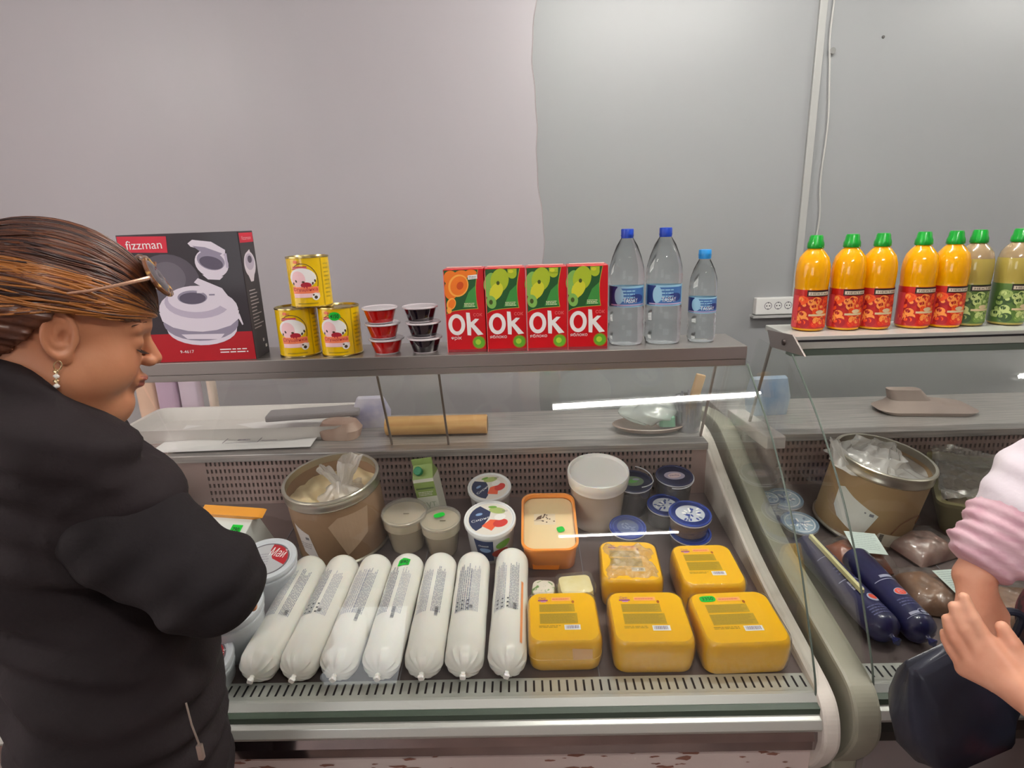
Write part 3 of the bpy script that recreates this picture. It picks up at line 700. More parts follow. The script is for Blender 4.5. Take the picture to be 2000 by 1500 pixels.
bx = [(.735, 'first bottle on the left, before the wall sockets'), (.823, 'second bottle from the left'), (.897, 'third bottle from the left'), (.996, 'fourth bottle, touching the last orange one'), (1.072, 'last of the orange ones, touching the green-label bottle')]
for k, (x, l) in enumerate(bx):
    juice_bottle('orange', (x, 1.508-.002*k, 1.27), 'orange juice bottle with red fruit label, '+l)
juice_bottle('grape', (1.138, 1.512, 1.27), 'pale grape juice bottle with green label beside the orange bottles')
juice_bottle('grape', (1.234, 1.506, 1.27), 'pale grape juice bottle cut by the right edge of the picture')

# ============================================================ GOODS IN THE LEFT CASE
def deck_thing(name, label, cat, x, y, rz=0, group=None, tilt=0., dz=0., h=0.):
    return thing(name, label, cat, (x, y, zd(y, dz)+.0015+h), (TILT+R(tilt), 0, R(rz)), group)
# ---- white cheese rolls
CH = mat('casing_white', (234, 231, 224), .33, coat=.25, sss=.15)
CINK = mat('casing_ink', (146, 148, 160), .5); CINK2 = mat('casing_ink_light', (176, 176, 186), .5); PLE = mat('casing_pleat', (208, 204, 196), .3, coat=.5)
def cheese_roll(x, y, yaw, L, r, variant, label, spin=0):
    t = thing('cheese_roll', label, 'cheese roll', (x, y, zd(y)+.003+r), (TILT, 0, R(yaw)), 'white cheese rolls in a row')
    rn = random.Random(variant*7+1); ns = 64; na = 44; V = []; F = []
    prof = []
    for i in range(13):
        a = PI/2*i/12; prof.append((r*math.sin(a)**.9 if i else .0035, -r*.95*math.cos(a)+r*.95))
    prof = [(.0035, -.004)]+prof
    body = [(r*(1+.012*math.sin(k*1.3+variant)), r*.95+(L-r*1.81)*k/12) for k in range(1, 12)]
    back = [(r*math.cos(PI/2*i/10), L-r*.86+r*.86*math.sin(PI/2*i/10)) for i in range(11)]
    prof += body+back[:-1]+[(.004, L)]
    ph = rn.uniform(0, 6)
    for q, yy in prof:
        for j in range(na):
            a = 2*PI*j/na; pl_ = max(0, 1-yy/(r*.95)); rr = q*(1+.11*pl_*math.sin(13*a+ph+yy*40)*(.6+.4*math.cos(5*a+ph)))
            sq = 1-.04*max(0, -math.cos(a)); V.append((rr*math.sin(a), yy, rr*math.cos(a)*sq))
    n = len(prof)
    for i in range(n-1):
        for j in range(na): F.append((i*na+j, (i+1)*na+j, (i+1)*na+(j+1) % na, i*na+(j+1) % na))
    F.append(list(range(na))); F.append([(n-1)*na+j for j in range(na)][::-1])
    b = MB(); b.add(V, F, CH, True)
    R2 = r*1.014+.0004
    def fm(u, v, off):
        a = u/r+spin; rr = R2+off; return Vector((rr*math.sin(a), v, rr*math.cos(a)))
    y0, y1 = L*.36, L*.80
    A_ = [(-.030, -.004), (.004, .030), (-.022, .016)][variant % 3]
    for s_, (ua, ub) in enumerate(((-.034, -.006), (.002, .024))):
        if variant % 3 == 2 and s_ == 0: ua, ub = -.03, .004
        b.lines(ua, y0, ub, y1-.004*s_, 7, fm, (CINK, CINK2)[s_ if variant % 2 else 1-s_], 1, seed=variant+s_, fill=.5, along='v', gap=.007, step=.0022)
    b.bars(.004 if variant % 2 else .012, y0-.012+rn.uniform(-.01, .02), (.004 if variant % 2 else .012)+.007, y0+.016, fm, 1.5, variant, 'v', step=.003, back=False, d=mat('casing_black', (84, 84, 90), .5))
    if variant in (1, 5, 6):
        for k in range(9): b.rect(-.026+.006*(k % 3)*2, y0+.004+.012*(k//3), -.022+.006*(k % 3)*2, y0+.008+.012*(k//3), fm, mat('casing_black', (84, 84, 90), .5), 2, .003)
    if variant == 6: b.rect(.030, L*.12, .036, L*.62, fm, mat('casing_orange', (232, 150, 96), .5), 1.4, .003)
    obj('casing', b, t)
    b = MB(); b.T = Matrix.Translation((0, -.003, 0)) @ Matrix.Rotation(PI/2, 4, 'X')
    b.lathe([(.003, -.003), (.0055, 0), (.0045, .003), (.0070, .009), (.0055, .012), (.001, .0125)], CH, 14, rf=lambda a, z: 1+.15*math.sin(4*a+variant)); obj('knot', b, t)
    return t
rolls = [(-.562, 'leftmost white cheese roll, next to the elbow of the woman'), (-.478, 'second white cheese roll from the left, with small icons on its print'), (-.396, 'third white cheese roll from the left'), (-.308, 'fourth white cheese roll, with a green price sticker on its far end'), (-.220, 'fifth white cheese roll, right of the stickered one'), (-.137, 'sixth white cheese roll, its knot facing out'), (-.050, 'rightmost white cheese roll, touching the yellow cheese block')]
yw = [-2.2, -2.0, -2.2, -1.0, 0, 0, -1.5]
rl = []
for k, (x, l) in enumerate(rolls): rl.append(cheese_roll(x, .977, yw[k], .352+(.012 if k == 6 else 0), .0405, k, l, spin=(.1, .05, 0, 0, 0, 0, -.05)[k]))
s_ = MB()
def fmc(u, v, off):
    a = u/.0405; rr = .0405*1.014+.0008+off; return Vector((rr*math.sin(a), v, rr*math.cos(a)))
s_.poly([(-.014+.0, .278), (.012, .284), (.013, .304), (-.004, .308), (-.013, .300)], fmc, GREEN_ST, 1, .003); s_.text('890', 0, .293, .013, fmc, INK, 2, width=.019, bold=.02, step=.004)
obj('price_sticker', s_, rl[3], 'green price sticker')

# ---- yellow cheese blocks
CY = mat('cheese_rind_yellow', (240, 182, 6), .32, coat=.5, sss=.1); CYS = mat('cheese_lower_orange', (214, 132, 8), .4, coat=.3)
OLV = mat('label_olive', (186, 150, 24), .4); OLV2 = mat('label_olive_dark', (158, 130, 30), .4); PUR = mat('label_purple', (150, 60, 130), .4); PEA = mat('label_peach', (244, 170, 90), .4)
def cheese_block(x, y, W_, D_, H_, rz, label, seam_=False, st=False, film_=0, lift=0., tl=0.):
    t = deck_thing('cheese_block', label, 'cheese block', x, y, rz, 'yellow cheese blocks in film', tl, h=lift)
    b = MB(); Rr = []
    for z, s_, in ((0, .93), (.004, .965), (H_*.35, 1.0), (H_*.72, 1.0), (H_-.010, .985), (H_-.003, .96), (H_, .925)):
        Rr.append(rrect(W_*s_, D_*s_, .024, z, 6))
    b.loft(Rr, CY, True)
    f = plane_map((-W_/2, -D_/2, H_), (1, 0, 0), (0, 1, 0)); u = W_/.155; v = D_/.15
    b.rect(.026*u, .052*v, .108*u, .082*v, f, OLV, 2); b.rect(.026*u, .086*v, .104*u, .110*v, f, OLV, 2)
    b.lines(.028*u, .054*v, .106*u, .081*v, 7, f, OLV2, 2.5, seed=3, gap=.003); b.lines(.028*u, .088*v, .102*u, .109*v, 6, f, OLV2, 2.5, seed=4, gap=.003)
    b.lines(.024*u, .040*v, .072*u, .048*v, 2, f, OLV2, 2, seed=8); b.rect(.078*u, .034*v, .112*u, .048*v, f, WHITE, 2.6)
    b.bars(.081*u, .037*v, .108*u, .046*v, f, 2.8, 4, back=False, d=mat('bar_lilac', (130, 110, 140), .5))
    if not st: b.text('Сыр', .034*u, .128*v, .009, f, PUR, 2.6, width=.016); b.rect(.024*u, .1195*v, .046*u, .1235*v, f, PUR, 2.6); b.rect(.030*u, .116*v, .042*u, .119*v, f, mat('label_lilac', (214, 150, 190), .4), 2.4)
    b.rect(.054*u, .119*v, .098*u, .131*v, f, PEA, 2.2); b.lines(.056*u, .121*v, .094*u, .129*v, 1, f, mat('label_rose', (226, 120, 96), .4), 2.6, gap=.003)
    b.ell(.102*u, .116*v, .003, .0045, f, mat('label_rust', (170, 90, 20), .4), 2.6)
    obj('cheese', b, t)
    if seam_:
        b = MB(); z0 = H_*.42
        b.loft([rrect(W_*1.004, D_*1.004, .025, z0-.0012, 6), rrect(W_*1.012, D_*1.012, .025, z0, 6), rrect(W_*1.004, D_*1.004, .025, z0+.0012, 6)], mat('film_seam', (244, 196, 96), .3, coat=.5)); obj('film_seam', b, t)
        b = MB(); fs = plane_map((0, -D_/2-.0006, 0), (1, 0, 0), (0, 0, 1)); b.T = None
        b.poly([(.015, .034), (.055, .036), (.054, .062), (.013, .064)], fs, mat('peach_patch', (236, 186, 128), .4), 1); obj('label', b, t)
    if st:
        o = obj('price_sticker', sticker('3350', .034, .018), t, 'green price sticker', loc=(-W_/2+.036*u, -D_/2+.127*v, H_+.0005), rot=(0, 0, R(2)))
    # crinkled film over the front and the sides
    b = MB(); rn = random.Random(int(x*1000)); ph = [rn.uniform(0, 6) for _ in range(6)]
    def wr(p, k): return 1+.004*math.sin(p*31+ph[0]+k)*math.sin(k*2.1+ph[1])
    Rr = []
    for i, (z, s_) in enumerate(((.002, .95), (.012, 1.0), (H_*.3, 1.015), (H_*.5, 1.012), (H_*.7, 1.01), (H_-.008, 1.0), (H_-.001, .975), (H_+.0025, .93))):
        ring = rrect(W_*s_+.002, D_*s_+.002, .024, z, 6); Rr.append([(p[0]*wr(j, i), p[1]*wr(j+3, i), p[2]) for j, p in enumerate(ring)])
    b.loft(Rr, CLEAR, True, False, False); obj('film_wrap', b, t)
    if film_:
        b = MB(); rn = random.Random(21)
        nn = 30; hh = {}
        def cr(uu, vv):
            X = (uu-.5)*W_*(.80+.10*math.sin(vv*9)); Y = (vv-.5)*D_*(.78+.08*math.sin(uu*11+1))-.006
            z = H_+.004+.006*abs(math.sin(X*70+Y*35+2*math.sin(Y*60)))+.005*abs(math.sin(X*40-Y*80+1))+.004*math.sin(X*190+Y*77)*math.sin(Y*160)
            e = min(uu, 1-uu, vv, 1-vv); z -= max(0, .1-e)*.16
            return (X+.002*math.sin(vv*40), Y+.002*math.sin(uu*37), z)
        b.grid(cr, 44, 44, film('crumpled_film', (250, 246, 226), .16, .1, body=.24, bump=1., bscale=40)); obj('crumpled_film', b, t)
    return t
cheese_block(.071, 1.088, .152, .148, .080, 0, 'yellow cheese block in the front row, next to the white rolls, with a wrap seam', seam_=True)
cheese_block(.253, 1.080, .166, .152, .082, -1, 'yellow cheese block in the middle of the front row, wrapped in clear film')
cheese_block(.437, 1.074, .176, .152, .082, 1.5, 'yellow cheese block at the right end of the front row, with a green price sticker', st=True)
cheese_block(.245, 1.262, .142, .150, .082, -4, 'yellow cheese block in the second row, under crumpled clear film', film_=1)
cheese_block(.424, 1.242, .146, .150, .082, 0, 'yellow cheese block in the second row, beside the right side panel of the case')

# ---- small wrapped pieces between the roll and the block
t = deck_thing('cheese_piece', 'pale wedge of cheese in crinkled film behind the front row', 'cheese', .108, 1.205, 6)
b = MB(); CP = mat('pale_cheese', (232, 214, 150), .5, col2=(240, 228, 180), nscale=30)
b.loft([rrect(.078, .062, .010, 0, 4), rrect(.080, .064, .012, .03, 4), rrect(.074, .060, .012, .062, 4), rrect(.060, .05, .012, .066, 4)], CP); obj('cheese', b, t)
b = MB(); b.loft([[(p[0]*(1+.03*math.sin(i*2.7+z*300)), p[1]*(1+.03*math.cos(i*1.9)), p[2]) for i, p in enumerate(rrect(.088, .070, .016, z, 5))] for z in (.001, .02, .045, .068)]+[rrect(.06, .05, .012, .0715, 5)], CLEAR); obj('film_wrap', b, t)
t = deck_thing('wrapped_snack', 'small white and green wrapped piece behind the front cheese block, beside the last roll', 'snack', .034, 1.215, -8)
b = MB(); b.loft([rrect(.05, .055, .014, 0, 4), rrect(.058, .06, .016, .02, 4), rrect(.052, .052, .016, .045, 4), rrect(.03, .03, .012, .052, 4)], mat('snack_pale', (222, 212, 196), .4, col2=(120, 150, 90), nscale=60, nlo=.55, nhi=.6)); obj('wrapper', b, t)

# ---- brown cardboard drums with metal rim
def cardboard_drum(x, y, r, H_, tilt_x, tilt_y, rz, label, dz, fill, kraft):
    t = thing('cardboard_drum', label, 'drum', (x, y, zd(y, dz)+.002), (TILT+R(tilt_x), R(tilt_y), R(rz)), 'brown cardboard drums with metal rims')
    K = mat('kraft_board'+kraft, (152, 122, 94) if kraft == 'a' else (166, 138, 100), .7, col2=(138, 110, 86) if kraft == 'a' else (150, 122, 88), nscale=6, bump=.1); RIM = mat('drum_rim', (186, 180, 166), .28, metal=.9)
    b = MB(); b.lathe([(r*.99, .001), (r, .006), (r, H_-.02), (r-.003, H_-.02), (r-.003, .01), (.001, .01)], K, 56); obj('wall', b, t)
    b = MB(); b.lathe([(r+.0005, H_-.034), (r+.004, H_-.030), (r+.004, H_-.026), (r+.0015, H_-.022), (r+.0015, H_-.010), (r+.005, H_-.006), (r+.005, H_-.002), (r+.002, H_), (r-.004, H_-.001), (r-.004, H_-.02)], RIM, 56, caps=False); obj('rim', b, t)
    b = MB(); b.lathe([(r+.0045, 0), (r+.005, .004), (r+.002, .008), (r-.01, .006)], RIM, 56, caps=False); obj('base_rim', b, t)
    b = MB(); rn = random.Random(4)
    def top(uu, vv):
        a = vv*2*PI; q = (r-.004)*uu; X = q*math.sin(a); Y = -q*math.cos(a)
        return (X, Y, H_-fill+.006*math.sin(X*50)*math.cos(Y*44+1)+.003*math.sin(X*130+Y*90))
    b.grid(top, 20, 48, mat('curd_filling', (226, 208, 170), .55, col2=(206, 182, 138), nscale=14, sss=.1) if kraft == 'a' else BAGM); obj('filling', b, t)
    # knotted bag standing out of the drum
    b = MB()
    def bag(cx, cy, z0, z1, ra, rb, lean, seed):
        p = random.Random(seed).uniform(0, 6)
        def g(uu, vv):
            a = vv*2*PI; q = ra*(1-uu)**1.3+rb*uu; q *= 1+.16*math.sin(5*a+p+uu*3)+.10*math.sin(9*a+p*2)
            return (cx+lean[0]*uu+q*math.sin(a), cy+lean[1]*uu-q*math.cos(a), z0+(z1-z0)*uu+.004*math.sin(a*3+uu*9))
        b.grid(g, 14, 40, BAGM)
    if kraft == 'a':
        bag(.03, -.015, H_-fill+.002, H_-.005, .062, .012, (.0, .0), 1); bag(.03, -.015, H_-.02, H_+.03, .012, .016, (-.045, .01), 2); bag(.032, -.012, H_-.03, H_+.045, .016, .030, (.028, .02), 3)
    else:
        bag(-.05, .0, H_-fill, H_+.012, .085, .060, (.03, .01), 1); bag(-.11, -.01, H_-.03, H_+.03, .030, .012, (-.035, .01), 2); bag(.0, .02, H_-.03, H_+.02, .07, .03, (0, 0), 3)
    obj('plastic_bag', b, t)
    b = MB(); fm = cyl_map(r+.0006); st = .01
    if kraft == 'a':
        b.poly([(-.098, .125), (-.048, .103), (-.030, .012), (-.080, .040)], fm, mat('paper_label', (206, 200, 198), .6), 1, st); b.rect(-.062, .085, -.050, .093, fm, GREY, 2, st); b.lines(-.085, .055, -.045, .075, 3, fm, mat('paper_print', (160, 154, 156), .6), 2, step=st)
        obj('paper_label', b, t)
        b = MB(); b.poly([(.045, .03), (.11, .075), (.125, .150), (.04, .150), (.012, .128)], fm, mat('kraft_pale_patch', (172, 146, 122), .6), .5, st); obj('paper_patch', b, t)
    else:
        b.poly([(-.150, .130), (-.135, .138), (-.105, .122), (-.04, .095), (-.062, .018), (-.13, .05), (-.148, .075)], fm, mat('paper_label_b', (208, 208, 200), .6), 1, st); b.rect(-.06, .088, -.050, .096, fm, GREY, 2, st); b.rect(-.072, .092, -.068, .096, fm, GREY, 2, st)
        obj('paper_label', b, t)
        b = MB(); b.poly([(-.032, .030), (.046, .018), (.040, -.0), (-.040, .002)][0:0] or [(-.025, .050), (.052, .040), (.040, .004), (-.038, .018)], fm, mat('paper_label_c', (206, 200, 180), .6), 1.5, st); b.bars(-.022, .020, -.012, .046, fm, 2, 3, 'v', step=st, back=False); obj('barcode_label', b, t)
        b = MB(); pth = [fm(u, v, .0008) for u, v in smooth_path([(.004, .050), (.02, .082), (.05, .098), (.078, .098), (.086, .090), (.08, .07)], 6)]; b.tube(pth, .0012, mat('marker_brown', (112, 72, 48), .7), 5); obj('marker_line', b, t)
    return t
cardboard_drum(-.518, 1.490, .124, .205, 2, -3, 0, 'brown cardboard drum of white curd with a knotted plastic bag, in the left case', 0, .050, 'a')
cardboard_drum(.918, 1.475, .116, .215, 2, 7, 0, 'tilted brown cardboard drum with torn white labels, in the right case', .02, .030, 'b')

# ---- plastic cups with white curd
def curd_cup(x, y, r, H_, label, st):
    t = deck_thing('curd_cup', label, 'cup', x, y, 0, 'clear plastic cups of white curd', 3)
    b = MB(); b.lathe([(r*.71, .002), (r*.73, .004), (r*.90, H_*.64), (r*.955, H_*.69), (r*.965, H_*.90)], mat('curd_white', (232, 218, 190), .5, sss=.3), 40); obj('curd', b, t)
    b = MB(); b.lathe([(r*.73, 0), (r*.76, .002), (r*.93, H_*.66), (r*.99, H_*.70), (r, H_-.004), (r*.97, H_-.004), (r*.90, H_*.66), (r*.72, .003)], MILKY, 40, caps=False); obj('cup', b, t)
    b = MB(); b.lathe([(r*.985, H_-.010), (r*1.03, H_-.009), (r*1.04, H_-.002), (r*1.01, H_), (r*.93, H_), (r*.90, H_-.004), (.001, H_-.003)], film('cup_lid', (240, 238, 234), .07, .2, body=.2), 40)
    f = plane_map((0, 0, H_-.0025), (1, 0, 0), (0, 1, 0)); b.lines(.0, -.012, .016, -.007, 1, f, mat('lid_ink', (90, 76, 60), .6), 1, gap=.002, fill=.9); obj('lid', b, t)
    if st: o = obj('price_sticker', sticker('', .030, .018), t, 'green price sticker', loc=(-.004, .014, H_-.0015), rot=(0, 0, R(25)))
    return t
curd_cup(-.333, 1.455, .060, .112, 'clear plastic cup of white curd beside the brown drum', False)
curd_cup(-.232, 1.428, .053, .105, 'clear plastic cup of white curd with a green price sticker', True)

# ---- white tubs with printed lids
TUBW = mat('tub_white', (226, 226, 226), .3, coat=.4)
def cheese_tub(x, y, r, H_, label, lift=0., tl=8., rz=0, rt=0):
    t = deck_thing('cheese_tub', label, 'tub', x, y, rz, 'white cheese tubs with dark blue and red lids', tl, h=lift)
    b = MB(); b.lathe([(r*.80, 0), (r*.83, .003), (r*.93, H_-.018), (r*.97, H_-.014), (r*.97, H_-.006), (.001, H_-.006)], TUBW, 48)
    fm = cyl_map(lambda z: r*(.83+.10*z/(H_-.018))+.0004); st = .008; zz = H_-.022
    b.poly([(-.030, .02), (.008, .02), (.008, zz), (-.040, zz)], fm, mat('tub_navy', (38, 52, 88), .4), 1, st); b.text('cheese', -.016, zz-.018, .007, fm, WHITE, 2, width=.026, step=st, rot=.1); b.ell(-.012, zz-.034, .014, .008, fm, mat('tub_pale_blue', (130, 160, 200), .4), 2, st)
    b.ell(.034, zz-.020, .020, .013, fm, mat('basil_green', (110, 160, 60), .4), 1.5, st, rot=.2); b.ell(.026, zz-.048, .022, .014, fm, mat('tomato_red', (170, 50, 30), .4), 1.5, st)
    obj('tub', b, t)
    b = MB(); b.lathe([(r*.975, H_-.012), (r, H_-.011), (r*1.01, H_-.004), (r*.99, H_), (r*.93, H_), (r*.90, H_-.0025), (.001, H_-.0025)], TUBW, 48)
    f0 = plane_map((0, 0, H_-.0024), (math.cos(rt), math.sin(rt), 0), (-math.sin(rt), math.cos(rt), 0)); q = r*.86
    b.ell(0, 0, q, q, f0, mat('lid_pale', (224, 216, 206), .4), .5, n=40)
    NV = mat('lid_navy', (40, 50, 84), .4); RD = mat('lid_red', (206, 60, 54), .4); GR = mat('lid_green', (170, 184, 110), .4)
    pts = [(-q*.95*math.cos(a), q*.95*math.sin(a)) for a in [R(-52)+i*R(14) for i in range(9)]]
    b.poly(pts+[(q*.02, q*.45), (-q*.02, q*.1), (-q*.35, -q*.55)], f0, NV, 1)
    b.ell(-q*.5, q*.28, q*.16, q*.08, f0, mat('tub_pale_blue', (130, 160, 200), .4), 1.5, rot=.3); b.text('Сирне', -q*.40, -q*.05, r*.16, f0, WHITE, 2, width=r*.75, rot=.35)
    b.poly([(-q*.35, -q*.45), (q*.02, -q*.05), (q*.5, -q*.1), (q*.1, -q*.75)], f0, mat('lid_orange', (232, 96, 60), .4), 1.4)
    b.ell(q*.48, -q*.28, q*.34, q*.24, f0, RD, 1.7, rot=.4); b.ell(q*.45, q*.10, q*.26, q*.2, f0, mat('lid_cheese_white', (236, 232, 226), .4), 2, rot=.3)
    b.ell(q*.32, q*.52, q*.38, q*.2, f0, GR, 1.5, rot=-.2); b.ell(q*.1, q*.75, q*.2, q*.08, f0, mat('basil_green', (110, 160, 60), .4), 1.8)
    b.text('450', q*.66, q*.48, r*.10, f0, GREY, 2.5)
    obj('lid', b, t)
    return t
cheese_tub(-.108, 1.600, .064, .098, 'white tub with dark blue and red printed lid, the rear one of two', rt=.5)
cheese_tub(-.098, 1.420, .068, .116, 'white tub with dark blue and red printed lid, the front one of two', tl=9)

# ---- green and white gable-top carton
t = deck_thing('milk_carton', 'green and white gable-top carton with green cap leaning back at the rear panel', 'carton', -.262, 1.545, -6, tilt=4)
t.rotation_euler = (TILT+R(-5), R(-9), R(-6))
b = MB(); W2 = mat('carton_pale', (218, 218, 204), .4); GG = mat('carton_olive_green', (136, 160, 84), .4); HC = .160
b.box(-.030, .030, -.030, .030, 0, HC, W2, .0012)
gp = [(-.030, -.030, HC), (.030, -.030, HC), (.030, .030, HC), (-.030, .030, HC), (-.028, 0, HC+.034), (.028, 0, HC+.034)]
b.add(gp, [(0, 1, 5, 4), (2, 3, 4, 5), (1, 2, 5), (3, 0, 4)], GG); b.box(-.030, .030, -.002, .002, HC+.032, HC+.050, GG, .0005)
f = plane_map((-.030, -.0302, 0), (1, 0, 0), (0, 0, 1))
b.rect(0, .105, .06, .15, f, GG, 1); b.rect(.004, .128, .056, .133, f, mat('carton_moss', (84, 108, 50), .4), 2); b.lines(.008, .108, .052, .122, 3, f, W2, 2, gap=.004)
b.text('сүт', .03, .078, .020, f, mat('carton_soft_print', (164, 176, 150), .5), 2, width=.044); b.ell(.03, .05, .02, .012, f, mat('carton_soft_print', (164, 176, 150), .5), 2)
obj('carton_body', b, t)
b = MB(); b.T = Matrix.Translation((-.010, -.017, HC+.017)) @ Matrix.Rotation(R(48), 4, 'X'); b.lathe([(.0115, 0), (.0125, .001), (.0125, .012), (.011, .0135), (.001, .0135)], mat('cap_teal', (0, 130, 84), .35), 24, rf=lambda a, z: 1+.02*math.cos(20*a)); obj('cap', b, t)

# ---- orange tub of pale cheese
t = deck_thing('orange_tub', 'orange rounded tub with pale top, small label and green price sticker', 'tub', .058, 1.434, -1, tilt=8, h=.006)
OT = film('orange_film_tub', (246, 150, 60), .08, .15, body=.85); b = MB(); W_, D_, H_ = .140, .210, .084
b.loft([rrect(W_*.88, D_*.90, .026, 0, 6), rrect(W_*.93, D_*.94, .028, .006, 6), rrect(W_, D_*1.0, .032, H_-.008, 6), rrect(W_*1.05, D_*1.04, .034, H_-.006, 6), rrect(W_*1.05, D_*1.04, .034, H_, 6), rrect(W_*.97, D_*.98, .030, H_, 6), rrect(W_*.95, D_*.965, .030, H_-.010, 6)], mat('tub_orange', (248, 156, 66), .3, coat=.5, sss=.2), True, True, False); obj('tub', b, t)
b = MB(); b.loft([rrect(W_*.9, D_*.92, .028, .004, 6), rrect(W_*.945, D_*.96, .030, H_-.012, 6)], mat('tub_content_pale', (232, 206, 158), .5, sss=.2))
f = plane_map((-W_/2, -D_/2, H_-.012), (1, 0, 0), (0, 1, 0)); b.rect(.030, .100, .088, .142, f, mat('tub_paper', (226, 206, 176), .5), 1); b.poly([(.034, .118), (.050, .122), (.052, .138), (.040, .130)], f, mat('tub_ink', (96, 70, 50), .5), 1.6)
rn = random.Random(8)
for k in range(14): x_, y_ = rn.uniform(.05, .082), rn.uniform(.104, .138); b.rect(x_, y_, x_+.004, y_+.004, f, mat('tub_ink', (96, 70, 50), .5), 1.6)
b.rect(.030, .115, .056, .1165, f, mat('tub_ink', (96, 70, 50), .5), 1.6)
obj('content', b, t)
b = MB(); f = plane_map((0, -D_*.5*.975, 0), (1, 0, 0), (0, .12, 1)); b.poly([(-.045, .01), (.02, .008), (.03, .045), (.0, .058), (-.048, .050)], f, mat('tub_side_label', (236, 132, 20), .35), 2); obj('side_label', b, t)
obj('price_sticker', sticker('', .020, .020), t, 'green price sticker', loc=(.030, -.025, H_-.010), rot=(0, 0, R(20)))

# ---- white bucket
t = deck_thing('white_bucket', 'white plastic bucket with a recessed lid, behind the orange tub', 'bucket', .202, 1.552, 0, tilt=5)
BK = mat('bucket_white', (242, 240, 236), .35, coat=.3, sss=.2); BKB = film('bucket_translucent', (232, 218, 200), .07, .25, body=.9)
b = MB(); r = .083; H_ = .172; b.lathe([(r*.80, 0), (r*.83, .003), (r*.93, H_-.045), (r*.95, H_-.03), (r*.90, H_-.03), (r*.80, .004)], BKB, 48, caps=False)
b.lathe([(r*.80, .003), (r*.90, .10)], mat('bucket_content', (226, 206, 186), .5), 40); obj('bucket_body', b, t)
b = MB(); b.lathe([(r*.96, H_-.040), (r*1.0, H_-.038), (r*1.0, H_-.028), (r*1.03, H_-.024), (r*1.04, H_-.006), (r*1.02, H_), (r*.97, H_), (r*.93, H_-.008), (.001, H_-.009)], BK, 48); obj('lid', b, t)

# ---- blue-lidded tubs and pails
BLU = mat('lid_blue', (24, 52, 140), .3, coat=.4); BLUD = mat('pail_dark_blue', (26, 30, 74), .35, coat=.3); CLW = film('clear_tub_wall', (214, 206, 204), .1, .1, body=.25)
RIMW = mat('rim_white', (206, 206, 214), .3)
def fish_tub(x, y, r, H_, label, lift=0., content=(176, 132, 86), art='silver', tl=4, dz=0., rim=True, name='fish_tub', lidm=None):
    t = deck_thing(name, label, 'tub', x, y, 0, 'round tubs with printed blue lids', tl, dz, lift)
    b = MB(); b.lathe([(r*.86, .001), (r*.93, H_*.8)], mat('fish_%d' % content[0], content, .4, col2=tuple(int(c*.6) for c in content), nscale=60, nstretch=(1, 1, 4)), 40); obj('content', b, t)
    b = MB(); b.lathe([(r*.86, 0), (r*.88, .002), (r*.96, H_-.004)], CLW, 40, caps=False); obj('tub', b, t)
    b = MB(); b.lathe([(r*.96, H_-.007), (r*1.0, H_-.006), (r*1.0, H_-.002)], RIMW, 44, caps=False)
    b.lathe([(r*1.0, H_-.002), (r*.98, H_), (r*.90, H_), (r*.88, H_-.002), (.001, H_-.002)], lidm or BLU, 44)
    f = plane_map((0, 0, H_-.0018), (1, 0, 0), (0, 1, 0)); rn = random.Random(int(x*999)); q = r*.62
    if art == 'silver':
        SV = mat('lid_silver_print', (186, 190, 200), .35); b.ell(0, 0, q*1.1, q, f, SV, 1)
        for k in range(26):
            a = rn.uniform(0, 6.28); s_ = rn.uniform(.2, .9)*q; b.ell(s_*math.cos(a), s_*math.sin(a), q*.16, q*.08, f, (BLU, WHITE, mat('lid_grey_blue', (110, 120, 150), .4))[k % 3], 1.5+k*.03, rot=a)
    elif art == 'blue':
        b.ell(0, 0, q*.95, q*.95, f, mat('lid_grey_blue', (84, 96, 136), .4), 1); b.ring(0, 0, r*.82, r*.82, .003, f, mat('lid_mid_blue', (54, 76, 160), .4), 1)
        for k in range(10): b.ell(rn.uniform(-.5, .5)*q, rn.uniform(-.5, .5)*q, q*.2, q*.08, f, mat('lid_mist', (116, 128, 160), .4), 1.5+k*.05, rot=rn.uniform(0, 3))
    elif art == 'green':
        b.ell(0, 0, q*.9, q*.7, f, mat('lid_sage', (104, 124, 100), .4), 1); b.ell(0, 0, q*.45, q*.25, f, mat('lid_bright_green', (90, 160, 70), .4), 2, rot=.3); b.ell(.01, .008, q*.3, q*.15, f, mat('lid_lilac', (150, 150, 170), .4), 2.4)
    elif art == 'oval':
        b.ell(0, 0, q*.9, q*.62, f, mat('lid_lilac_grey', (150, 140, 160), .4), 1); b.ell(0, 0, q*.6, q*.36, f, mat('lid_rose_grey', (196, 170, 172), .4), 2, rot=.2); b.text('рыба', 0, 0, q*.3, f, BLUD, 3, width=q*.8)
    elif art == 'seal':
        b.ell(0, 0, r*.86, r*.86, f, mat('lid_frost', (150, 172, 190), .4), 1); b.ring(0, 0, r*.80, r*.80, .002, f, WHITE, 1.5)
        for k in range(34):
            a = rn.uniform(0, 6.28); s_ = rn.uniform(.15, .95)*q; b.ell(s_*math.cos(a), s_*math.sin(a), q*.18, q*.07, f, (mat('lid_steel_blue', (80, 106, 138), .4), WHITE)[k % 2], 1.5+k*.03, rot=a)
        b.text('BALYK', 0, -.002, r*.22, f, mat('lid_steel_blue2', (60, 90, 130), .4), 3.5, width=r*.9, rot=-.1)
    obj('lid', b, t)
    return t
fish_tub(.272, 1.445, .050, .050, 'blue-lidded round tub on its own behind the crumpled film block', art='blue', content=(60, 50, 60))
fish_tub(.436, 1.425, .055, .044, 'blue-lidded clear tub of fish, bottom one of the pair by the side panel', content=(120, 96, 88), art='blue')
fish_tub(.434, 1.430, .056, .050, 'blue-lidded clear tub of fish with a silver print, on top of another tub', lift=.0455, art='silver')
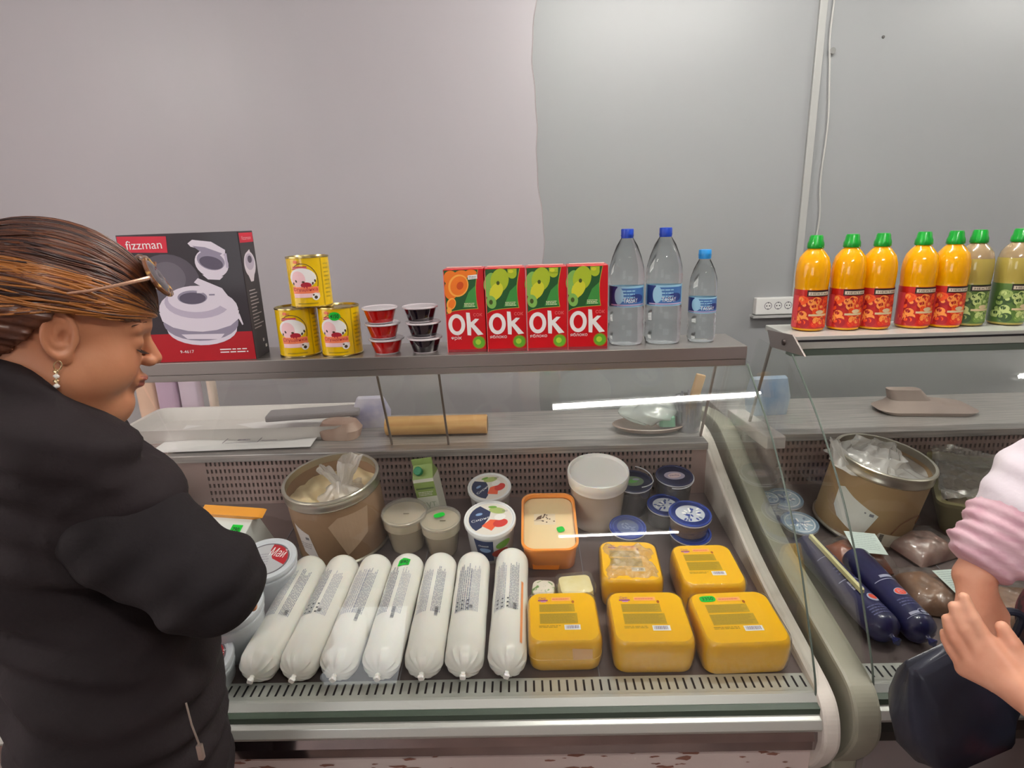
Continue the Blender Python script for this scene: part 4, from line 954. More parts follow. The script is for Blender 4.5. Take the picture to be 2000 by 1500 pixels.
fish_tub(.392, 1.532, .050, .060, 'blue-lidded tub half hidden behind the top fish tub', art='silver', content=(70, 60, 80))
# dark blue pails with white handles
def pail(x, y, r, H_, art, label):
    t = fish_tub(x, y, r, H_, label, art=art, content=(30, 30, 62), name='blue_pail', lidm=BLUD); t['group'] = 'dark blue pails with white wire handles'
    b = MB(); b.tube([(r*1.02*math.cos(a), r*1.02*math.sin(a)*.95, H_+.004+.010*abs(math.sin(a))) for a in [R(-75)+i*R(150)/20 for i in range(21)]] if art == 'green' else [(r*1.02*math.cos(a), r*1.02*math.sin(a), H_-.004-.006*abs(math.sin(a))) for a in [R(-110)+i*R(150)/20 for i in range(21)]], .0016, RIMW, 6); obj('handle', b, t)
    return t
pail(.312, 1.600, .056, .100, 'green', 'dark blue pail with green printed lid, beside the white bucket')
pail(.436, 1.616, .054, .106, 'oval', 'dark blue pail with oval printed lid, in the rear right corner of the left case')

# ---- tubs and pack at the left, near the woman
def curd_pail(x, y, r, H_, label, rz=0, tl=6):
    t = deck_thing('white_pail', label, 'tub', x, y, rz, 'tall white tubs with red printed lids', tl)
    TW = mat('pail_bluish_white', (204, 208, 214), .35, coat=.3)
    b = MB(); b.lathe([(r*.80, 0), (r*.84, .004), (r*.93, H_-.030), (r*.98, H_-.028), (r*.98, H_-.022), (r*.94, H_-.020), (r*.95, H_-.006), (.001, H_-.006)], TW, 48); obj('tub', b, t)
    b = MB(); b.lathe([(r*.98, H_-.012), (r*1.03, H_-.010), (r*1.035, H_-.003), (r*1.01, H_), (r*.88, H_), (r*.83, H_-.003), (.001, H_-.003)], TW, 48)
    f = plane_map((0, 0, H_-.0028), (1, 0, 0), (0, 1, 0)); q = r*.78
    b.ell(0, 0, q, q, f, mat('lid_slate', (110, 104, 110), .4), .8, n=40); b.ell(0, 0, q*.93, q*.93, f, mat('lid_silver_grey', (184, 184, 188), .4), 1.2, n=40)
    RR = mat('lid_crimson', (176, 40, 48), .4); pts = [(q*.93*math.cos(a), q*.93*math.sin(a)) for a in [R(-30)+i*R(12) for i in range(10)]]
    b.poly(pts+[(q*.1, q*.55), (q*.25, q*.0)], f, RR, 1.5)
    b.text('Май', q*.48, q*.35, r*.42, f, WHITE, 2, width=r*.55, rot=-.4); b.lines(-q*.6, -q*.4, q*.1, q*.4, 5, f, mat('lid_faint', (160, 156, 164), .4), 1.6, gap=.004)
    obj('lid', b, t)
    return t
curd_pail(-.628, 1.255, .068, .128, 'tall white tub with red and silver lid, the one beside the brown drum', 10)
curd_pail(-.645, 1.105, .066, .128, 'tall white tub with red lid, half hidden by the sleeve of the woman', 8)
curd_pail(-.672, 1.010, .060, .070, 'low white tub nearest the shopper, only its side visible under the elbow', 0)
t = deck_thing('butter_pack', 'white pack with orange top flap and green price sticker, beside the arm in black', 'pack', -.768, 1.425, -10, tilt=22, h=.014)
b = MB(); b.box(-.085, .062, -.04, .04, 0, .125, mat('pack_white', (214, 216, 212), .45), .003); f = plane_map((-.085, -.0402, 0), (1, 0, 0), (0, 0, 1))
b.lines(.05, .02, .14, .06, 4, f, mat('pack_blue_print', (120, 136, 180), .4), 1.5, gap=.01); b.poly([(.06, .012), (.146, .03), (.146, .036), (.06, .02)], f, mat('pack_blue_print', (120, 136, 180), .4), 1.2); b.lines(.09, .112, .13, .118, 1, f, GREY, 1.5, gap=.003); obj('pack_body', b, t)
b = MB(); b.prism([(-.087, .125), (.064, .125), (.095, .136), (.085, .139), (-.087, .139)], 1, .018, .046, mat('pack_orange', (226, 150, 40), .4), .001); obj('top_flap', b, t)
s_ = MB(); f = plane_map((.030, -.014, .1255), (1, 0, 0), (0, 1, 0)); s_.rect(-.015, -.014, .015, .014, f, GREEN_ST, 1); s_.text('790', 0, 0, .012, f, INK, 2, width=.02, bold=.02); obj('price_sticker', s_, t, 'green price sticker')
# thin clear tray under the drum and cups
for (x, y, w_, d_, l) in ((-.49, 1.41, .32, .20, 'thin clear plastic tray under the brown drum'), (-.24, 1.395, .26, .17, 'thin clear plastic tray under the curd cups')):
    b = MB(); b.loft([rrect(w_, d_, .03, 0, 6), rrect(w_*1.02, d_*1.02, .03, .010, 6), rrect(w_*1.05, d_*1.05, .03, .0105, 6), rrect(w_*1.05, d_*1.05, .03, .009, 6)], CLEAR, True, True, False)
    o = obj('clear_tray', b, loc=(x, y, zd(y)+.0008), rot=(TILT, 0, 0)); tag(o, l, 'tray', 'clear trays on the deck')

# ---- things on the worktop behind the left case
ZW = .9025
def bar(name, label, cat, loc, rot, mk):
    b = MB(); mk(b); return tag(obj(name, b, loc=loc, rot=rot), label, cat)
t = thing('wooden_roll', 'tan cylinder lying on the rear worktop behind the glass', 'roll', (-.285, 1.80, ZW+.031), (0, PI/2, R(-1)))
b = MB(); b.lathe([(.028, -.165), (.031, -.163), (.031, .163), (.028, .165)], mat('roll_tan', (214, 170, 112), .5, col2=(202, 152, 96), nscale=4, nstretch=(20, 20, 1)), 32); obj('roll', b, t)
b = MB(); b.lathe([(.001, .1652), (.026, .1654), (.026, .166), (.001, .166)], mat('roll_end', (120, 96, 78), .6), 24); obj('end_disc', b, t)
t = thing('paper_sheet', 'white paper with a printed outline on the rear worktop at the left', 'paper', (-.93, 1.80, ZW+.002), (0, 0, R(2)))
b = MB(); PPR = mat('paper_white', (220, 216, 216), .6)
b.grid(lambda u, v: (-.24+.5*u, -.11+.24*v, .004+.006*math.sin(u*7)*math.sin(v*5)+.03*max(0, v-.8)), 24, 12, PPR); f = plane_map((0, 0, .0115), (1, 0, 0), (0, 1, 0))
DRW = mat('paper_ink', (110, 100, 112), .6)
for x0_, y0_, x1_, y1_ in ((-.02, -.07, .08, -.067), (-.02, -.02, .08, -.017), (-.03, -.07, -.027, -.02), (.08, -.07, .083, -.02), (.09, -.06, .14, -.056), (.10, -.02, .14, -.016)): b.rect(x0_, y0_, x1_, y1_, f, DRW, 1)
b.lines(.01, -.055, .05, -.035, 1, f, DRW, 1, gap=.006, fill=.5); obj('sheet', b, t)
t = thing('plastic_tray', 'pale plastic tray edge standing behind the glass at the left end', 'tray', (-1.0, 1.88, ZW), (0, 0, 0))
b = MB(); b.loft([rrect(.66, .2, .03, .0, 5, .06), rrect(.72, .24, .03, .05, 5, .06), rrect(.74, .25, .03, .052, 5, .06), rrect(.66, .21, .03, .008, 5, .06)], mat('tray_pale', (206, 200, 196), .3, coat=.5), True, True, True); obj('tray', b, t)
t = thing('knife_board', 'grey plastic sheet lying on the rear worktop beside the paper', 'board', (-.70, 1.86, ZW+.054), (0, 0, R(8)))
b = MB(); b.box(-.15, .15, -.04, .04, 0, .02, mat('grey_board', (142, 136, 138), .5), .006); obj('board', b, t)
t = thing('brown_parcel', 'brownish wrapped parcel on the rear worktop with a grey lid', 'parcel', (-.60, 1.80, ZW), (0, 0, R(-5)))
b = MB(); b.loft([rrect(.12, .08, .03, 0, 5), rrect(.14, .09, .035, .03, 5), rrect(.11, .07, .03, .055, 5), rrect(.04, .03, .01, .062, 5)], mat('parcel_brown', (150, 118, 104), .5, col2=(176, 150, 136), nscale=14)); obj('parcel', b, t)
t = thing('bundle', 'lilac plastic packet on the rear worktop behind the door strip', 'packet', (-.52, 1.90, ZW), (0, 0, R(3)))
b = MB(); b.loft([rrect(.12, .05, .02, 0, 5), rrect(.13, .06, .02, .05, 5), rrect(.09, .03, .012, .10, 5), rrect(.08, .008, .003, .105, 5)], mat('packet_lilac', (164, 160, 190), .4, col2=(200, 196, 206), nscale=20)); obj('packet', b, t)
t = thing('bread_plate', 'dark flat oval dish with a plastic bag on it behind the glass', 'dish', (.40, 1.79, ZW), (0, 0, 0))
b = MB(); b.T = Matrix.Diagonal((1.35, .8, 1, 1)); b.lathe([(.05, 0), (.075, .006), (.088, .020), (.085, .022), (.06, .012), (.001, .010)], mat('dish_taupe', (132, 112, 102), .4), 40); obj('dish', b, t)
t = thing('plastic_bag', 'crumpled clear bag with green print lying on the oval dish', 'bag', (.405, 1.79, ZW+.016), (0, 0, 0))
b = MB()
b.grid(lambda u, v: ((.02+.075*math.sin(PI*u)*(1+.15*math.sin(11*v*2*PI/3+u*5)))*math.cos(v*2*PI), .7*(.02+.06*math.sin(PI*u)*(1+.2*math.sin(9*v*2*PI/3)))*math.sin(v*2*PI), .004+.075*u+.006*math.sin(v*31+u*9)), 14, 36, film('bag_greenish', (232, 238, 234), .1, .15, body=.55, bump=.6)); obj('bag', b, t)
b = MB(); b.loft([rrect(.05, .03, .01, 0, 4), rrect(.045, .03, .01, .03, 4), rrect(.03, .01, .004, .036, 4)], mat('bag_green_part', (110, 156, 130), .4)); obj('green_print', b, t, loc=(.045, -.03, .006))
t = thing('cutlery_holder', 'clear holder with tools and a tan wooden handle behind the glass corner', 'holder', (.520, 1.78, ZW), (0, 0, 0))
b = MB(); b.lathe([(.038, 0), (.044, .11), (.042, .11), (.036, .004), (.001, .004)], film('holder_clear', (205, 205, 210), .12, .1, body=.25), 32); obj('cup', b, t)
b = MB(); b.T = Matrix.Translation((.0, 0, .05)) @ Matrix.Rotation(R(14), 4, 'Y'); b.box(-.012, .016, -.008, .008, .02, .135, mat('tool_wood', (196, 160, 116), .6), .003); obj('wooden_handle', b, t)
b = MB()
for k in range(5): b.tube([(-.025+.011*k, .01*math.sin(k*2), .008), (-.032+.014*k, .014*math.sin(k*2), .115+.01*(k % 3))], .0035, mat('tool_grey', (140, 138, 150), .4, metal=.4), 6)
obj('tools', b, t)
# pink and peach packs behind the left end
rn = random.Random(2)
for k, (x, c, h_, l) in enumerate(((-1.33, (188, 160, 184), .34, 'lilac packet standing behind the left end of the case'), (-1.25, (206, 188, 204), .36, 'pale lilac packet behind the left end of the case, right of the darker one'), (-1.42, (226, 186, 160), .33, 'peach packet standing behind the left end of the case, left of the lilac ones'), (-1.18, (228, 206, 190), .35, 'narrow cream packet standing behind the left end of the case, the rightmost one'))):
    t = thing('tall_packet', l, 'packet', (x, 2.10+.01*k, .80), (0, 0, R(3*k)), 'tall packets behind the left end')
    b = MB(); wd = .075 if k < 3 else .03; b.loft([[(p[0]*(1+.04*math.sin(z*40+i)), p[1], p[2]) for i, p in enumerate(rrect(wd, .04, .015, z, 4))] for z in (0, .05, .12, .2, .28, h_-.02)]+[rrect(wd*.9, .01, .004, h_, 4)], mat('packet_c%d' % k, c, .3, coat=.5)); obj('packet', b, t)
b = MB(); b.box(-1.62, -1.14, 2.04, 2.30, 0, .799, mat('side_counter', (150, 130, 126), .6), .004); tag(obj('side_counter', b), 'low counter behind the left end of the case carrying tall packets', 'counter')

# ============================================================ GOODS IN THE RIGHT CASE
DZ = .02
SB = mat('sausage_navy', (30, 30, 66), .3, coat=.5, col2=(38, 40, 84), nscale=10)
def sausage(p0, p1, r, label, seed):
    p0, p1 = Vector(p0), Vector(p1); d = p1-p0; L = d.length; q = d.to_track_quat('Y', 'Z')
    t = thing('sausage', label, 'sausage', p0, q.to_euler(), 'dark blue sausages in the right case')
    prof = [(.003, -.004), (.006, 0)]+[(r*math.sin(PI/2*i/8)**.8, r*.8*(1-math.cos(PI/2*i/8))) for i in range(2, 9)]+[(r, L*k/6) for k in range(2, 6)]+[(r*math.cos(PI/2*i/6), L-r*.6+r*.6*math.sin(PI/2*i/6)) for i in range(0, 6)]+[(.005, L)]
    V = []; na = 36; F = []
    for rr, y in prof:
        for j in range(na):
            a = 2*PI*j/na; k = max(0, 1-y/r); V.append((rr*(1+.04*k*math.sin(12*a))*math.sin(a), y, rr*math.cos(a)*(1+.04*k*math.sin(12*a))))
    n = len(prof)
    for i in range(n-1):
        for j in range(na): F.append((i*na+j, (i+1)*na+j, (i+1)*na+(j+1) % na, i*na+(j+1) % na))
    b = MB(); b.add(V, F+[list(range(na))], SB, True)
    def fm(u, v, off):
        a = u/r; return Vector(((r+.0006+off)*math.sin(a), v, (r+.0006+off)*math.cos(a)))
    PB = mat('sausage_pale', (170, 172, 196), .4); RO = mat('sausage_coral', (226, 86, 66), .4); st = .003
    if seed == 1:
        b.ell(.002, .095, .014, .011, fm, PB, 1.4, st); b.ell(.002, .095, .012, .0095, fm, RO, 1.6, st); b.text('ЕТ', .002, .095, .010, fm, PB, 2, width=.012, rot=0, step=st)
        b.ring(.010, .035, .012, .009, .0015, fm, PB, 1.4, step=st); b.ell(.010, .035, .006, .004, fm, PB, 1.5, st); b.rect(-.02, .031, .0, .038, fm, PB, 1.3, st); b.rect(-.03, .028, .03, .0292, fm, PB, 1.3, st)
        b.lines(-.02, .055, .018, .078, 3, fm, mat('sausage_dim', (96, 98, 140), .4), 1.3, seed=3, fill=.35, gap=.005, step=st); b.rect(-.03, .135, .03, .137, fm, PB, 1.3, st); b.rect(-.012, .142, .016, .150, fm, PB, 1.3, st)
    else:
        b.text('ЕТ', -.004, .115, .024, fm, PB, 1.5, width=.026, rot=R(90), bold=.03, step=st); b.ell(.008, .075, .012, .012, fm, PB, 1.4, st); b.ell(.009, .077, .009, .008, fm, RO, 1.8, st)
        b.lines(-.022, .028, .02, .056, 4, fm, mat('sausage_dim', (96, 98, 140), .4), 1.3, seed=3, fill=.35, gap=.005, step=st); b.rect(-.03, .135, .03, .137, fm, PB, 1.3, st)
        b.lines(-.016, .15, .014, .18, 3, fm, mat('sausage_dim', (96, 98, 140), .4), 1.3, seed=5, fill=.35, gap=.005, step=st); b.rect(-.03, .215, .03, .2165, fm, PB, 1.3, st); b.text('К', 0, .243, .016, fm, PB, 1.5, step=st)
    obj('casing', b, t)
    b = MB(); b.T = Matrix.Translation((0, -.003, 0)) @ Matrix.Rotation(PI/2, 4, 'X'); b.lathe([(.004, 0), (.003, .004), (.008, .016), (.001, .017)], SB, 12, rf=lambda a, z: 1+.3*math.sin(3*a)); obj('tied_end', b, t)
    return t
rs = .034
sausage((.742, 1.035, zd(1.035, DZ)+rs+.002), (.700, 1.345, zd(1.345, DZ)+rs+.002), rs, 'dark blue sausage along the side panel, partly behind the price stick', 0)
sausage((.812, 1.030, zd(1.03, DZ)+rs+.002), (.795, 1.290, zd(1.29, DZ)+rs+.002), rs, 'dark blue sausage with a coral emblem, right of the other one', 1)
b = MB(); b.prism([(-.005, 0), (.005, 0), (.004, .010), (-.004, .010)], 1, 0, .20, mat('stick_cream', (206, 200, 150), .5), .001)
o = obj('price_rail', b, loc=(.722, 1.115, zd(1.115, DZ)+.072), rot=(TILT, 0, R(6))); tag(o, 'pale yellow plastic stick lying over the left blue sausage', 'stick')
fish_tub(.735, 1.442, .048, .030, 'round tub with frosted grey-blue lid, the front one by the right case side', art='seal', dz=DZ, lidm=mat('lid_frost_rim', (120, 140, 160), .35), content=(60, 66, 80))
fish_tub(.745, 1.560, .050, .030, 'round tub with frosted grey-blue lid, the rear one near the drum', art='seal', dz=DZ, lidm=mat('lid_frost_rim', (120, 140, 160), .35), content=(60, 66, 80))
fish_tub(.692-.0, 1.545, .030, .045, 'small round tub with frosted lid squeezed against the side of the right case', art='seal', dz=DZ, lidm=mat('lid_frost_rim', (120, 140, 160), .35), content=(60, 66, 80))
def meat_pack(x, y, w_, d_, h_, rz, label, meat, lab, lift=0., tl=0, seed=1):
    t = deck_thing('meat_pack', label, 'meat pack', x, y, rz, 'vacuum packs of meat', tl, DZ, lift); ph = seed*1.7
    M_ = mat('meat_%s' % meat[0], meat[1], .35, coat=.6, col2=meat[2], nscale=18)
    def g(s_, top):
        def f_(u, v):
            X = (u-.5)*2; Y = (v-.5)*2; e = max(0, 1-abs(X)**3)*max(0, 1-abs(Y)**3)
            return (X*w_/2*s_, Y*d_/2*s_, (h_*e**.5*(1+.12*math.sin(X*6+ph)*math.cos(Y*5+ph)) if top else 0)+.002*top+.002)
        return f_
    b = MB(); b.grid(g(.86, 1), 26, 26, M_); b.grid(g(.86, 0), 2, 2, M_); obj('meat', b, t)
    b = MB()
    def fl(u, v):
        X = (u-.5)*2; Y = (v-.5)*2; e = max(0, 1-abs(X)**4)*max(0, 1-abs(Y)**4)
        return (X*w_/2*(1+.02*math.sin(Y*9)), Y*d_/2*(1+.02*math.sin(X*11)), .004+(h_+.006)*e**.5+.003*math.sin(X*14+Y*5+ph)*math.sin(Y*12+ph))
    b.grid(fl, 34, 34, CLEAR); obj('film_wrap', b, t)
    if lab:
        x0_, y0_, x1_, y1_, rr = lab; b = MB(); b.T = Matrix.Translation((0, 0, h_+.014)) @ Matrix.Rotation(R(rr), 4, 'Z')
        b.box(x0_, x1_, y0_, y1_, 0, .0008, mat('meat_label', (196, 208, 202), .5)); f = plane_map((0, 0, .0008), (1, 0, 0), (0, 1, 0)); b.lines(x0_+.005, y0_+.012, x1_-.005, y1_-.004, 9, f, mat('meat_label_ink', (160, 174, 172), .6), 1, gap=.004, fill=.3)
        b.bars(x0_+.008, y0_+.003, x0_+.026, y0_+.010, f, 1.5, back=False, d=mat('meat_bar_ink', (96, 100, 104), .5)); obj('label', b, t)
    return t
meat_pack(.812, 1.305, .150, .135, .045, 12, 'vacuum pack of red-brown meat with a white label, in front of the tilted drum', ('red', (150, 84, 56), (104, 52, 36)), (-.018, -.035, .055, .05, -22), seed=1)
meat_pack(.925, 1.180, .135, .150, .038, -14, 'vacuum pack of brown meat nearer the front with a pale label corner', ('brown', (146, 112, 90), (110, 78, 60)), (.01, -.05, .065, .03, 16), seed=2)
meat_pack(1.005, 1.345, .15, .12, .040, 20, 'vacuum pack in crumpled grey film behind the hand of the shopper', ('pale', (150, 124, 116), (120, 84, 74)), None, seed=3)
meat_pack(1.075, 1.13, .14, .14, .038, -5, 'vacuum pack of brown meat mostly behind the hands of the shopper', ('brown', (146, 112, 90), (110, 78, 60)), None, seed=4)
# olive crate under crumpled film
t = deck_thing('olive_crate', 'deep olive plastic crate covered with crumpled clear film', 'crate', 1.345, 1.46, -28, dz=DZ)
OC = mat('crate_olive', (128, 122, 86), .5); b = MB(); W_, D_, H_ = .42, .30, .105
b.loft([rrect(W_*.92, D_*.92, .02, 0, 4), rrect(W_, D_, .025, H_-.01, 4), rrect(W_*1.03, D_*1.04, .025, H_-.01, 4), rrect(W_*1.03, D_*1.04, .025, H_, 4), rrect(W_*.96, D_*.95, .02, H_, 4), rrect(W_*.9, D_*.88, .02, .02, 4)], OC); obj('crate', b, t)
b = MB(); b.box(-W_*.44, W_*.44, -D_*.42, D_*.42, .02, H_-.02, mat('crate_content', (110, 96, 78), .5, col2=(140, 128, 104), nscale=16)); obj('content', b, t)
b = MB(); rn = random.Random(6)
def cf(u, v):
    X = (u-.5)*W_*1.0; Y = (v-.5)*D_*1.06
    return (X, Y, H_+.010+.012*math.sin(X*31+2*math.sin(Y*40))*math.sin(Y*37+1)+.007*abs(math.sin(X*90+Y*60))+.005*abs(math.sin(X*50-Y*120)))
b.grid(cf, 70, 54, film('crate_film', (222, 216, 206), .16, .12, body=.22, bump=1., bscale=30)); obj('crumpled_film', b, t)
# tools on the right case worktop, seen through the glass
t = thing('blue_packet', 'pale blue packet on the rear worktop at the left of the right case', 'packet', (.80, 1.86, ZW+.02), (0, 0, R(4)))
b = MB(); b.loft([rrect(.13, .05, .02, 0, 5), rrect(.14, .06, .02, .06, 5), rrect(.12, .03, .012, .12, 5), rrect(.11, .008, .003, .126, 5)], mat('packet_blue', (126, 150, 178), .4, col2=(168, 178, 190), nscale=14)); obj('packet', b, t)
t = thing('serving_cloth', 'brownish grey folded cloth on the rear worktop of the right case', 'cloth', (1.30, 1.84, ZW+.02), (0, 0, R(-6)))
b = MB(); b.loft([rrect(.26, .12, .04, 0, 6), rrect(.30, .13, .05, .012, 6), rrect(.24, .10, .04, .028, 6), rrect(.12, .06, .02, .042, 6, -.05), rrect(.10, .04, .015, .075, 6, -.07)], mat('cloth_taupe', (146, 130, 122), .7, col2=(128, 112, 106), nscale=10)); obj('cloth', b, t)
# ============================================================ PEOPLE (distance fields meshed with surface nets)
def nets(f, lo, hi, h):
    lo = np.array(lo, float); n = np.ceil((np.array(hi)-lo)/h).astype(int)+1
    ax = [lo[i]+h*np.arange(n[i]) for i in range(3)]
    X, Y, Z = np.meshgrid(*ax, indexing='ij'); D = f(X, Y, Z).astype(np.float32)
    ins = D < 0; nx, ny, nz = n
    S_ = np.zeros((nx-1, ny-1, nz-1, 3), np.float32); Cn = np.zeros((nx-1, ny-1, nz-1), np.int16)
    for axis in range(3):
        for a in (0, 1):
            for c in (0, 1):
                o = [0, 0, 0]; oth = [i for i in range(3) if i != axis]; o[oth[0]] = a; o[oth[1]] = c; o2 = list(o); o2[axis] = 1
                s0 = tuple(slice(o[i], o[i]+n[i]-1) for i in range(3)); s1 = tuple(slice(o2[i], o2[i]+n[i]-1) for i in range(3))
                d0 = D[s0]; d1 = D[s1]; cr = (d0 < 0) != (d1 < 0); t = np.where(cr, d0/np.where(d0 == d1, 1, d0-d1), 0)
                Cn += cr
                for i in range(3): S_[..., i] += np.where(cr, o[i]+(t if i == axis else 0), 0)
    act = Cn > 0; idx = -np.ones(act.shape, int); idx[act] = np.arange(act.sum())
    base = np.argwhere(act); V = lo+h*(base+S_[act]/Cn[act][:, None]); Q = []
    for axis in range(3):
        u, v = [(1, 2), (2, 0), (0, 1)][axis]
        sl0 = [slice(1, n[i]-1) for i in range(3)]; sl0[axis] = slice(0, n[axis]-1); sl1 = list(sl0); sl1[axis] = slice(1, n[axis])
        a = ins[tuple(sl0)]; b_ = ins[tuple(sl1)]; P = np.argwhere(a != b_); off = np.array([0 if i == axis else 1 for i in range(3)]); G = P+off
        fl = a[tuple(P.T)]
        def cell(du, dv):
            g = G.copy(); g[:, u] -= du; g[:, v] -= dv; return idx[tuple(g.T)]
        q = np.stack([cell(1, 1), cell(0, 1), cell(0, 0), cell(1, 0)], 1); q[~fl] = q[~fl][:, ::-1]; Q.append(q)
    return V, np.concatenate(Q)
def smin(a, b, k):
    h = np.clip(.5+.5*(b-a)/k, 0, 1); return b*(1-h)+a*h-k*h*(1-h)
def smax(a, b, k): return -smin(-a, -b, k)
def cap(X, Y, Z, p, q, r0, r1):
    p = np.array(p, float); q = np.array(q, float); d = q-p; L = d@d
    t = np.clip(((X-p[0])*d[0]+(Y-p[1])*d[1]+(Z-p[2])*d[2])/L, 0, 1)
    return np.sqrt((X-p[0]-d[0]*t)**2+(Y-p[1]-d[1]*t)**2+(Z-p[2]-d[2]*t)**2)-(r0+(r1-r0)*t)
def elp(X, Y, Z, c, r):
    x = (X-c[0])/r[0]; y = (Y-c[1])/r[1]; z = (Z-c[2])/r[2]; k0 = np.sqrt(x*x+y*y+z*z); k1 = np.sqrt((x/r[0])**2+(y/r[1])**2+(z/r[2])**2)
    return k0*(k0-1)/np.maximum(k1, 1e-6)
def net_mesh(name, f, lo, hi, h, mats, pick=None, M=None):
    V, Q = nets(f, lo, hi, h); me = bpy.data.meshes.new(name)
    if pick is not None: mi = pick(V[Q].mean(1))
    W = V
    if M is not None:
        A = np.array(M); W = V@A[:3, :3].T+A[:3, 3]
    me.from_pydata(W.tolist(), [], Q.tolist())
    for m in mats: me.materials.append(m)
    me.polygons.foreach_set('use_smooth', np.ones(len(Q), bool))
    if pick is not None: me.polygons.foreach_set('material_index', mi.astype(np.int32))
    me.update(); return me
SKIN = mat('skin_warm', (192, 134, 100), .42, sss=.12, col2=(184, 120, 88), nscale=9, bump=.06, bscale=120)
LIPS = mat('skin_lips', (150, 84, 72), .4, sss=.1); BROW = mat('brow_hair', (92, 66, 52), .7); LASH = mat('lash_dark', (50, 34, 28), .6)

def head_sdf(X, Y, Z, nb):
    d = elp(X, Y, Z, (-.018, 0, .035), (.098, .077, .090))
    d = smin(d, elp(X, Y, Z, (.028, 0, -.025), (.060, .060, .080)), .03)
    A = np.abs(Y)
    d = smin(d, elp(X, A, Z, (.046, .033, -.034), (.036, .032, .034)), .025)
    d = smin(d, elp(X, A, Z, (.020, .045, -.055), (.040, .024, .034)), .03)
    d = smin(d, cap(X, A, Z, (.005, .048, -.062), (.066, .010, -.092), .020, .018), .022)
    d = smin(d, elp(X, Y, Z, (.070, 0, -.092), (.019, .021, .018)), .016)
    d = smin(d, elp(X, Y, Z, (.035, 0, -.100), (.042, .040, .022)), .03)
    d = smin(d, elp(X, Y, Z, (.046, 0, .050), (.048, .058, .050)), .02)
    d = smin(d, cap(X, A, Z, (.086, .010, .024), (.074, .045, .024), .008, .007), .014)
    d = smax(d, -elp(X, A, Z, (.104, .033, .004), (.020, .019, .013)), .014)
    d = smin(d, elp(X, A, Z, (.074, .032, .003), (.013, .015, .0135)), .006)
    d = smin(d, cap(X, Y, Z, (.088, 0, .012), (.108, 0, -.020), .0065, .0098), .012)
    d = smin(d, elp(X, A, Z, (.099, .0115, -.025), (.011, .0068, .0075)), .006)
    d = smax(d, -elp(X, A, Z, (.104, .0062, -.032), (.005, .003, .004)), .003)
    d = smin(d, elp(X, Y, Z, (.086, 0, -.055), (.012, .022, .016)), .012)
    d = smin(d, elp(X, Y, Z, (.096, 0, -.051), (.0085, .020, .0052)), .004)
    d = smin(d, elp(X, Y, Z, (.093, 0, -.0605), (.0085, .018, .006)), .003)
    d = smax(d, -cap(X, A, Z, (.106, 0, -.0555), (.092, .022, -.057), .0016, .0012), .003)
    d = smin(d, cap(X, Y, Z, (-.025, 0, -.045), nb, .056, .066), .03)
    d = smin(d, elp(X, Y, Z, (.022, 0, -.105), (.055, .046, .026)), .03)
    # ears
    ex, ez = X+.010, Z-.003; c, s = math.cos(.18), math.sin(.18); u = ex*c+ez*s; v = -ex*s+ez*c
    yy = A-(.076+.16*np.maximum(-u, -.01)+.02*v)
    q = np.sqrt((u/.0185)**2+(v/.031)**2)
    plate = np.maximum(np.sqrt(u*u+v*v)*(1-1/np.maximum(q, .2)), np.abs(yy)-.0030)
    rim = np.sqrt((np.sqrt(u*u+v*v)*(1-.90/np.maximum(q, .2)))**2+(yy-.0035)**2)-.0037
    rim = np.maximum(rim, -(v+.030+.9*(u-.000)))  if False else rim
    tr = elp(u, yy, v, (.0145, .002, -.006), (.006, .005, .008))
    anti = np.sqrt((np.sqrt((u+.001)**2+(v-.002)**2)*(1-.55/np.maximum(np.sqrt(((u+.001)/.0185)**2+((v-.002)/.031)**2), .2)))**2+(yy-.002)**2)-.0028
    anti = np.maximum(anti, u-.006)
    lobe = elp(u, yy, v, (.004, .0, -.030), (.0095, .0048, .0105))
    ear = smin(smin(smin(plate, rim, .003), smin(anti, tr, .004), .003), lobe, .006)
    ear = smax(ear, -elp(u, yy, v, (.005, .004, -.003), (.006, .006, .009)), .003)
    return smin(d, ear, .004)

def face_pick(C_):
    x, y, z = C_.T; a = np.abs(y); m = np.zeros(len(C_), int)
    m[(x > .084) & (a < .019) & (z < -.0475) & (z > -.0655) & (x > .0875+a*.0)] = 1
    return m

def hair_sdf(X, Y, Z):
    d = elp(X, Y, Z, (-.020, 0, .042), (.118, .0905, .104))
    d = smin(d, elp(X, Y, Z, (-.085, 0, .02), (.062, .070, .068)), .03)
    A = np.abs(Y); ang = np.arctan2(Z-.0, A)
    g = .020*np.ones_like(X)
    g = np.where(X > -.015, .032+(X+.015)*.02, .032+(X+.015)*1.55)
    g = g+.02*np.clip((.05-A)/.05, 0, 1)*(X > .02)
    d = smax(d, (g-Z)*.75, .008)
    return d+.0014*np.sin(ang*46+X*22)+.0016*np.sin(ang*17+X*11+1)

def brows(MW, t):
    b = MB(); b.T = MW; rb = random.Random(3)
    for s_ in (-1, 1):
        for k in range(40):
            u = k/39; x = .089-.020*u*u; y = s_*(.012+.038*u); z = .027+.006*math.sin(u*PI)
            b.tube([(x+.001, y, z), (x+.0015-.003*u, y+s_*.006, z+.004-.003*u), (x-.003*u, y+s_*.011, z+.003-.004*u)], [.0007, .0006, .0002], BROW, 4)
    obj('eyebrow', b, t)
    b = MB(); b.T = MW
    for s_ in (-1, 1):
        for k in range(18):
            u = k/17; x = .0885-.008*abs(u-.4)**1.3*2; y = s_*(.022+.022*u); z = -.0055-.002*math.sin(u*PI)
            b.tube([(x-.002, y, z), (x+.004, y+s_*.001, z-.0035), (x+.008, y+s_*.003*u, z-.003)], [.0005, .0004, .0001], LASH, 4)
    obj('eyelashes', b, t)

